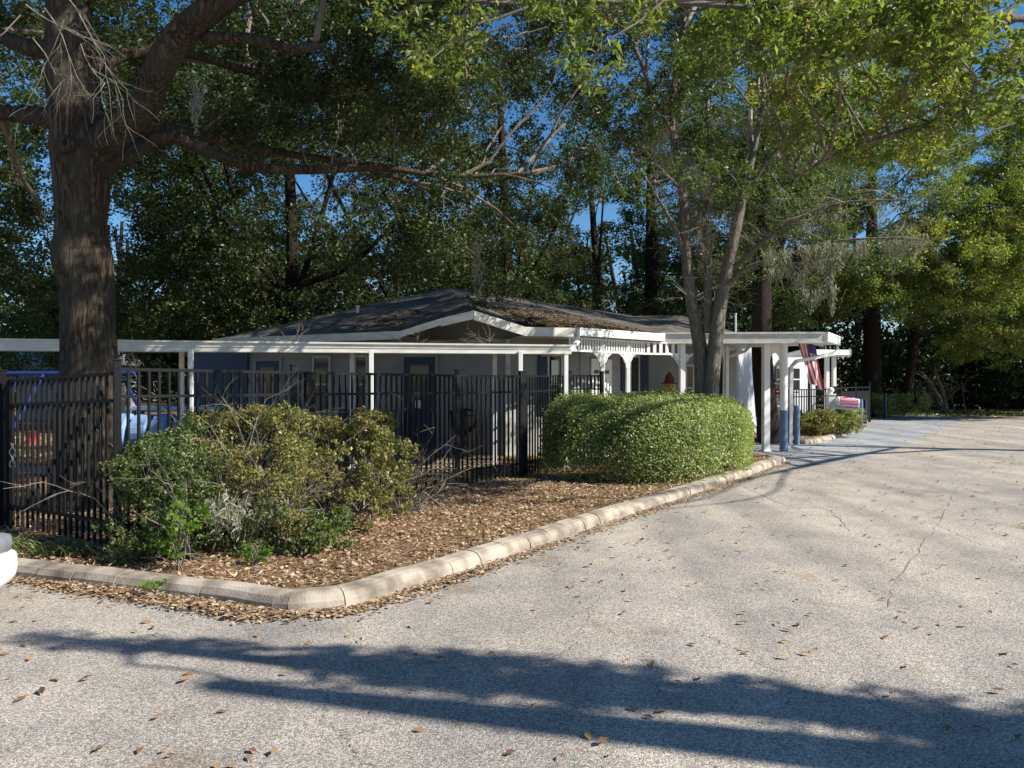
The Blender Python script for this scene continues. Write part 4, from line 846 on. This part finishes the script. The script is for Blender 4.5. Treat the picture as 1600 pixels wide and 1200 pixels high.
# dark understory beyond, one mass
cl = []
for _ in range(260):
    x = R.uniform(-34, 48); y = 46 + R.uniform(-2, 5) + abs(x) * .03; cl.append((x, y, R.uniform(.3, 9), R.uniform(1.0, 2.0)))
for _ in range(150): cl.append((R.uniform(-20, 48), R.uniform(47, 52), R.uniform(.3, 6), R.uniform(1.0, 1.8)))
for _ in range(60): cl.append((R.uniform(10, 46), R.uniform(43, 46), R.uniform(.3, 3.2), R.uniform(.6, 1.2)))
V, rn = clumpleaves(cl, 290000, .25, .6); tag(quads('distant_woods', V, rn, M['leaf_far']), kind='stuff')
mb = MB()
for i in range(46): 
    x = R.uniform(-32, 48); y = R.uniform(49, 56); mb.tube([(x, y, 0), (x + R.uniform(-.6, .6), y, 5), (x + R.uniform(-1, 1), y, 12)], [.25, .2, .1], 7)
tag(mb.build('distant_woods', M['bark_dark']), kind='stuff')
cl = [(R.uniform(-60, 70), R.uniform(58, 66), R.uniform(0, 10), R.uniform(2.2, 3.6)) for _ in range(180)]
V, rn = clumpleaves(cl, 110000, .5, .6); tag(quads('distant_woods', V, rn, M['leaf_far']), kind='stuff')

# T6: the tree off frame at right whose limbs hang over the drive
b = V3((9.5, 1.2, 0)); t6 = [(b, .45), (b + V3((0, 0, 1.5)), .33), (b + V3((-.1, 0, 3.4)), .3), (b + V3((-.2, .1, 6)), .2), (b + V3((0, 0, 9)), .1)]
L6 = [('big', [(b + V3((0, 0, 3.4)), .2), (V3((8.6, 1.9, 4.9)), .14), (V3((6.6, 2.42, 5.3)), .11), (V3((4.9, 2.85, 5.3)), .07), (V3((3.6, 3.2, 5.35)), .03)])]
c8 = []
c6 = []
for t in np.linspace(0, 1, 32): c6.append((lerp(10.2, 5.6, t) + R.uniform(-.2, .2), lerp(1.52, 2.72, t) + R.uniform(-.2, .2), 5.3 + R.uniform(-.12, .12), R.uniform(.24, .38)))
for t in np.linspace(0, 1, 8): c6.append((lerp(5.3, 3.6, t) + R.uniform(-.1, .1), lerp(2.85, 3.2, t) + R.uniform(-.08, .08), 5.35 + R.uniform(-.08, .08), R.uniform(.13, .22)))

for px0, px1, py0, py1, Y0, Y1, n, r0, r1 in ((600, 930, -20, 110, 6.6, 8.2, 14, .18, .34), (1080, 1600, -20, 90, 7.5, 10, 42, .25, .45), (1200, 1480, 80, 240, 9.5, 11.5, 20, .25, .45), (1400, 1640, 30, 180, 8, 10, 22, .2, .4), (900, 1080, -20, 40, 7, 9, 6, .15, .3)):
    for _ in range(n): c8.append((*at(R.uniform(px0, px1), R.uniform(py0, py1), R.uniform(Y0, Y1)), R.uniform(r0, r1)))
tree('oak_tree', 'tall oak out of frame to the right, shading the near drive', None, b, t6, L6, c6, 12500, .095, 'leaf_green', 'bark_grey', 'branch', asp=.34, up=.3, droop=.5)
mb = MB()

b = V3((17.5, 17.2, 0)); c7 = [(5.9 + u * .45 + 1.235 * h + R.gauss(0, .35), 20.3 + u - .331 * h + R.gauss(0, .3), 1.6 + h, R.uniform(.3, .6)) for u, h in [(R.uniform(-1.2, 2.6), R.uniform(6.5, 10)) for _ in range(44)]]  # c7: unseen leaf clumps added along the sun's path to dapple the white wall
tree('shade_tree', 'leafy limbs hanging in from above across the top right', None, b, [(b, .3), (b + V3((-.2, 0, 3)), .24), (b + V3((-.6, .2, 7)), .16), (b + V3((-1, .3, 10)), .08)],
     [('big', [(b + V3((-.4, 0, 5)), .09), (V3((12.5, 13.2, 6.9)), .06), (V3((8.4, 10.2, 6.3)), .05), (V3((5.0, 8.6, 5.75)), .04), (V3((3.2, 8.2, 5.6)), .03), (V3((1.6, 8.0, 5.6)), .03), (V3((-.4, 7.4, 5.3)), .014)]),
      ('big', [(V3((8.4, 10.2, 6.3)), .05), (V3((6.2, 10.2, 5.3)), .035), (V3((4.6, 10.3, 4.8)), .025), (V3((3.8, 10.4, 4.4)), .012)])] + [('big', [(b + V3((-.5, 0, 6)), .05), (V3((15 - k, 12.5 - k * 1.2, 7.6)), .028), (V3((12.6 - k * 1.2, 8.8 - k, 7.2 + k * .4)), .02), (V3((10.5 - k, 7.2 + k, 7.4)), .01)]) for k in (0, .8, 1.7)], c7 + c8, 50000, .10, 'leaf_green', 'bark_grey', asp=.36, up=.3, droop=.5)  # last three thin limbs: out of frame, added for branch shadows on the drive
# ------------------------------------------------------------ hedge and shrubs
hd = empty('clipped_hedge', (2.6, 13.9, 0), 'dense rounded clipped green hedge beside the kerb', 'hedge')
def hedge_pts(n, c, a, b_, h, ax, e=.45, thick=.16):
    th = NR.uniform(0, 2 * np.pi, n); ph = np.arccos(NR.uniform(-.05, 1, n))
    def sg(x, p): return np.sign(x) * np.abs(x) ** p
    sp, cp = np.sin(ph), np.cos(ph); x = sg(np.cos(th), .75) * sg(sp, e); y = sg(np.sin(th), .75) * sg(sp, e); z = sg(cp, e * 1.2)
    U = norm(np.stack([x, y, z], 1)); B = norm(NR.normal(size=(90, 3))); wts = NR.uniform(-.055, .065, 90); bump = 1 + NR.normal(size=n) * .03
    for q, w_ in zip(B, wts): bump += w_ * np.exp(-((U - q) ** 2).sum(1) / .035)
    s = (1 - NR.random(n) ** 2 * thick) * bump
    P = np.stack([c[0] + (ax[0] * x * a - ax[1] * y * b_) * s, c[1] + (ax[1] * x * a + ax[0] * y * b_) * s, .05 + z * h * s], 1)
    Nn = np.stack([ax[0] * x - ax[1] * y, ax[1] * x + ax[0] * y, z * 1.2], 1); return P, Nn
ax = Vector((.62, .78)).normalized(); P, Nn = hedge_pts(150000, (2.46, 13.62), 2.08, 1.5, 1.36, ax, .40, .11)
cls = np.sin(P[:, 0] * 5.1) * np.sin(P[:, 1] * 4.3 + 1) * np.sin(P[:, 2] * 6) * .2 + .4
quads('foliage', leafverts(P, .042, .026, .1, 0, Nn * 1.0), np.clip(cls + NR.uniform(-.35, .5, len(P)), 0, 1), M['leaf_hedge'], hd)
idx_ = NR.choice(len(P), 150); V, rn = clumpleaves([(*P[i], .07) for i in idx_], 4200, .042, .6); quads('shoots', V, np.clip(rn + .2, 0, 1), M['leaf_hedge'], hd)
mb = MB()
for _ in range(40):
    p = V3((2.5 + R.gauss(0, .5), 13.6 + R.gauss(0, .4), .05)); twigs(mb, p, (R.uniform(-.3, .3), R.uniform(-.3, .3), 1), .6, .014, 2, .5)
mb.build('stems', M['twig'], hd)
def shrub(name, label, cat, c, rad, top, nstem, clumps, nl, size, leaf, grp=None, lean=(0, 0), asp=.5, moss=0):
    root = empty(name, (c[0], c[1], .08), label, cat, grp); mb = MB()
    for _ in range(nstem):
        p = V3((c[0] + R.gauss(0, rad * .3), c[1] + R.gauss(0, rad * .25), .06)); d = V3((R.uniform(-.8, .8) + lean[0], R.uniform(-.6, .6) + lean[1], 1))
        twigs(mb, p, d, top * R.uniform(.5, .8), R.uniform(.006, .013), 3, .8, (1, 3), 3)
    mb.build('stems', M['twig'], root); V, rn = clumpleaves(clumps, nl, size, asp, .2, squash=.8); quads('foliage', V, rn, M[leaf], root); return root
def pc(px, py, Y, r): return (*at(px, py, Y), r)
gS = 'overgrown shrubs in front of the picket fence'
ca_ = [pc(lerp(185, 300, i / 12) + R.uniform(-8, 8), lerp(735, 665, i / 12) + R.uniform(-8, 8), lerp(6.9, 7.5, i / 12), .13) for i in range(13)] + [pc(R.uniform(200, 340), R.uniform(690, 870), R.uniform(6.7, 7.3), R.uniform(.07, .15)) for _ in range(26)] + [pc(R.uniform(185, 330), R.uniform(700, 790), R.uniform(6.7, 7.3), R.uniform(.14, .24)) for _ in range(22)] + [pc(R.uniform(165, 290), R.uniform(760, 870), R.uniform(6.5, 7.0), R.uniform(.12, .2)) for _ in range(14)]
shrub('overgrown_shrub', 'leafy green shrub at the left end of the shrubs, reaching the gate post', 'shrub', (-3.15, 6.95), .5, 1.0, 11, ca_, 20000, .038, 'leaf_shrub2', gS, (.1, 0))
cb_ = [pc(R.uniform(300, 480), R.uniform(648, 702), R.uniform(7.6, 8.1), R.uniform(.12, .2)) for _ in range(26)] + [pc(R.uniform(280, 480), R.uniform(700, 850), R.uniform(7.0, 8.0), R.uniform(.08, .17)) for _ in range(60)] + [pc(lerp(300, 470, i / 15), 655 + R.uniform(-6, 8), 7.8, .11) for i in range(16)]
shrub('overgrown_shrub', 'leggy twiggy shrub, tallest of the row, with an olive leaf top', 'shrub', (-2.75, 7.65), .55, 1.35, 30, cb_, 24000, .038, 'leaf_shrub', gS)
cc_ = [pc(R.uniform(470, 620), R.uniform(655, 725), R.uniform(8.4, 9.0), R.uniform(.12, .2)) for _ in range(20)] + [pc(R.uniform(450, 640), R.uniform(700, 820), R.uniform(7.8, 8.8), R.uniform(.08, .14)) for _ in range(50)] + [pc(lerp(460, 640, i / 15), lerp(655, 705, (i / 15) ** 2) + R.uniform(-6, 8), 8.5, .11) for i in range(16)]
shrub('overgrown_shrub', 'bare-stemmed yellowing shrub at the right end of the shrubs', 'shrub', (-1.95, 8.55), .6, 1.2, 34, cc_, 20000, .040, 'leaf_shrub', gS, (.15, 0))
shrub('dry_shrub', 'bare grey twiggy bush trailing over the dry leaves', 'shrub', (-1.3, 9.2), .4, .75, 26, [pc(R.uniform(600, 660), R.uniform(700, 745), 9.2, .12) for _ in range(6)], 600, .05, 'litter', None, (.3, 0))
shrub('dry_shrub', 'low grey dead bush in the middle of the shrubs', 'shrub', (-2.4, 7.3), .5, .7, 34, [pc(R.uniform(320, 540), R.uniform(790, 880), R.uniform(6.9, 7.5), .13) for _ in range(44)], 11000, .038, 'leaf_shrub2', None)
cd_ = [pc(R.uniform(235, 300), R.uniform(800, 860), R.uniform(6.3, 6.5), .1) for _ in range(8)] + [pc(R.uniform(295, 325), R.uniform(790, 810), 6.5, .08) for _ in range(3)]
shrub('lime_sapling', 'brighter yellow-green leafy sapling at the foot of the left shrub', 'shrub', (-2.8, 6.45), .15, .5, 8, cd_, 260, .06, 'leaf_lime', None, asp=.6)
shrub('low_seedling', 'small pale green seedling on the leaf litter near the kerb', 'plant', (-2.2, 6.55), .08, .25, 5, [pc(R.uniform(385, 415), R.uniform(850, 885), 6.6, .07) for _ in range(4)], 260, .04, 'leaf_lime', None)
V, rn = moss_verts([tuple(at(R.uniform(310, 370), R.uniform(775, 800), 6.7)) for _ in range(6)], [.28] * 6, 16, .0025, .10); tag(quads('moss_tangle', V, rn, M['moss']), 'grey tangle of moss caught in the shrub stems', 'moss')
# island shrubs near the mailbox
for px, py, Y, r, leaf, lab in ((1262, 655, 22.6, .45, 'leaf_shrub', 'low bush behind the near blue bollard'), (1290, 655, 22.8, .5, 'leaf_shrub', 'olive bush below the mailbox post'), (1318, 655, 23.1, .4, 'leaf_hedge', 'small bush under the mailbox'), (1250, 650, 24, .4, 'leaf_far', 'dark bush against the black railing')):
    c = at(px, py, Y); shrub('low_shrub', lab, 'shrub', (c.x, c.y), .3, .5, 8, [(c.x + R.gauss(0, r * .6), c.y + R.gauss(0, .2), .22 + R.uniform(0, .5), .24) for _ in range(20)], 5000, .06, leaf, 'bushes on the mailbox island')
for c, lab in (((18.6, 36.8), 'pale bushy shrub left of the brush pile'), ((17.2, 36.2), 'small shrub at the end of the solid fence')):
    shrub('low_shrub', lab, 'shrub', c, .5, .8, 10, [(c[0] + R.gauss(0, .7), c[1] + R.gauss(0, .3), R.uniform(.2, 1.0), .35) for _ in range(16)], 3500, .09, 'leaf_hedge', 'bushes at the far end of the drive')
# strappy clumps by the gate
def strap(label, c, n, L_, leaf='leaf_strap'):
    vs = []; 
    for _ in range(n):
        a = R.random() * 6.3; l = L_ * R.uniform(.5, 1.1); p = V3((c[0] + R.gauss(0, .07), c[1] + R.gauss(0, .07), .08)); h = R.uniform(.5, 1.1); w = .008; pr = p; k = 6
        for i in range(k):
            t = (i + 1) / k; q = p + V3((math.cos(a) * l * t * .7, math.sin(a) * l * t * .7, l * (h * t - .75 * h * t * t * 1.1))); sd = V3((-math.sin(a), math.cos(a), 0)) * w * (1 - i / k); sd2 = V3((-math.sin(a), math.cos(a), 0)) * w * (1 - (i + 1) / k)
            vs += [pr - sd, pr + sd, q + sd2, q - sd2]; pr = q
    V = np.array([tuple(v) for v in vs]); rn = np.repeat(NR.random(n), 6); tag(quads('strap_grass', V, rn, M[leaf]), label, 'grass clump', 'strappy grass clumps at the gate')
strap('strappy grass clump at the left edge, nearest the car', gr(25, 858, .08)[:2], 60, .5); strap('broad strappy grass clump below the gate emblem', gr(75, 868, .08)[:2], 90, .5); strap('strappy grass clump just left of the gate post', gr(118, 868, .08)[:2], 80, .45)
strap('small grass tuft growing beside the kerb below the left shrub', gr(235, 915, .08)[:2], 40, .16, 'leaf_lime')

# ------------------------------------------------------------ fallen leaves
def litter(name, P, size, mat, tilt=.5, asp=.55):
    n = len(P); P = P.copy(); P[:, 2] += NR.uniform(.004, .022, n)
    V = leafverts(P, size, size * asp, 1.6 / tilt, 0, None, .12); V[:, 2] = np.maximum(V[:, 2], np.repeat(P[:, 2] - .012, 4)); return tag(quads(name, V, NR.random(n), mat), kind='stuff')
def scatter(n, x0, x1, y0, y1, poly, z):
    P = np.stack([NR.uniform(x0, x1, n), NR.uniform(y0, y1, n)], 1); P = P[inpoly(P, poly)]; return np.column_stack([P, np.full(len(P), z)])
bp = [(x, y) for x, y in bedpoly]
P1_ = scatter(190000, -6, 7, 5, 18, bp, .082); dn = (np.sin(P1_[:, 0] * 3.1 + P1_[:, 1]) + np.sin(P1_[:, 1] * 4.7 - P1_[:, 0] * 2) + np.sin(P1_[:, 0] * 7.3 - P1_[:, 1] * 6.1)) * .16 + .7; P1_ = P1_[NR.random(len(P1_)) < dn]
nh = len(P1_) * 2 // 3; litter('leaf_litter', P1_[:nh // 2], .032, M['litter'], 1.0); litter('leaf_litter', P1_[nh // 2:nh], .05, M['litter'], 1.3); litter('leaf_litter', P1_[nh:], .06, M['litter'], 1.4, .42)
pn = scatter(26000, -6, 7, 5, 18, bp, .088); litter('pine_needles', pn, .11, M['litter'], 1.0, .035)
P2_ = scatter(45000, -22, -2, 9, 32, bp, .082); litter('leaf_litter', P2_, .075, M['litter'])
rp = [(p[0], p[1]) for p in roadpts]
Pr = scatter(9500, -9, 26, 2.2, 36, rp, .002); w = np.exp(-Pr[:, 1] / 28); Pr = Pr[NR.random(len(Pr)) < w]
nr_ = Pr[:, 1] < 8; litter('fallen_leaves', Pr[~nr_], .08, M['litter_road'], .6, .42); litter('fallen_leaves', np.concatenate([Pr[nr_], scatter(110, -5, 6, 2.2, 8, rp, .002)]), .07, M['litter_road'], .45, .42)
kk = np.array([(p.x, p.y) for p in offset(kp[2:], -.03)]); NK = 5200; idx = NR.integers(0, len(kk) - 1, NK); tt = NR.random(NK); Pk = kk[idx] * (1 - tt[:, None]) + kk[idx + 1] * tt[:, None]; Pk += NR.normal(size=Pk.shape) * .015 + np.column_stack([np.abs(NR.normal(size=NK)) * .09, -np.abs(NR.normal(size=NK)) * .09])
litter('fallen_leaves', np.column_stack([Pk, np.full(NK, .002)]), .048, M['litter'])
# the drift at the corner
dc = [gr(*p) for p in ((95, 917), (160, 925), (230, 935), (300, 948), (370, 958), (405, 964))]; pp = []
for _ in range(2600):
    i = R.randrange(5); c = dc[i].lerp(dc[i + 1], R.random()); pp.append((c.x + R.gauss(0, .07), c.y + R.gauss(0, .07), R.uniform(0, .02)))
pp = np.array(pp); litter('fallen_leaves', pp, .045, M['litter'])
# along the island and roof
pr_ = []
for _ in range(2600):
    u, v = R.random() ** .5, R.random()
    a = V3(FR).lerp(V3(G0), v * 1.0) if R.random() < .35 else V3(G0).lerp(V3(G1), v)
    p = a.lerp(P_, .02 + .42 * (R.random() ** 1.8)); pr_.append((p.x, p.y, p.z + .005))
for _ in range(300):
    a = FLp.lerp(LC, R.random() * .3); p = a.lerp(P_, R.uniform(.05, .4)); pr_.append((p.x, p.y, p.z + .005))
litter('roof_leaves', np.array(pr_), .08, M['litter_roof'])
mi_ = [(p.x, p.y) for p in offset(ik, .2)] + [(15.5, 35), (13, 36), (9.3, 36), (5.3, 21.5)]
litter('leaf_litter', scatter(16000, 5, 16, 19, 36, mi_, .078), .09, M['litter'])
P3_ = scatter(9000, 14, 48, 36.4, 44, [(14, 36.6), (48, 37.2), (48, 44), (14, 44)], -.02); litter('leaf_litter', P3_, .16, M['litter'])
P4_ = np.column_stack([NR.uniform(17, 45, 5000), NR.uniform(37.5, 41, 5000), np.full(5000, -.02)]); V = leafverts(P4_ + [0, 0, .06], .2, .05, .1); tag(quads('grass', V, NR.random(5000), M['leaf_strap']), kind='stuff')
for o in bpy.data.objects:
    if o.type == 'MESH' and o.parent is None and 'kind' not in o and 'category' not in o: print('UNTAGGED', o.name)
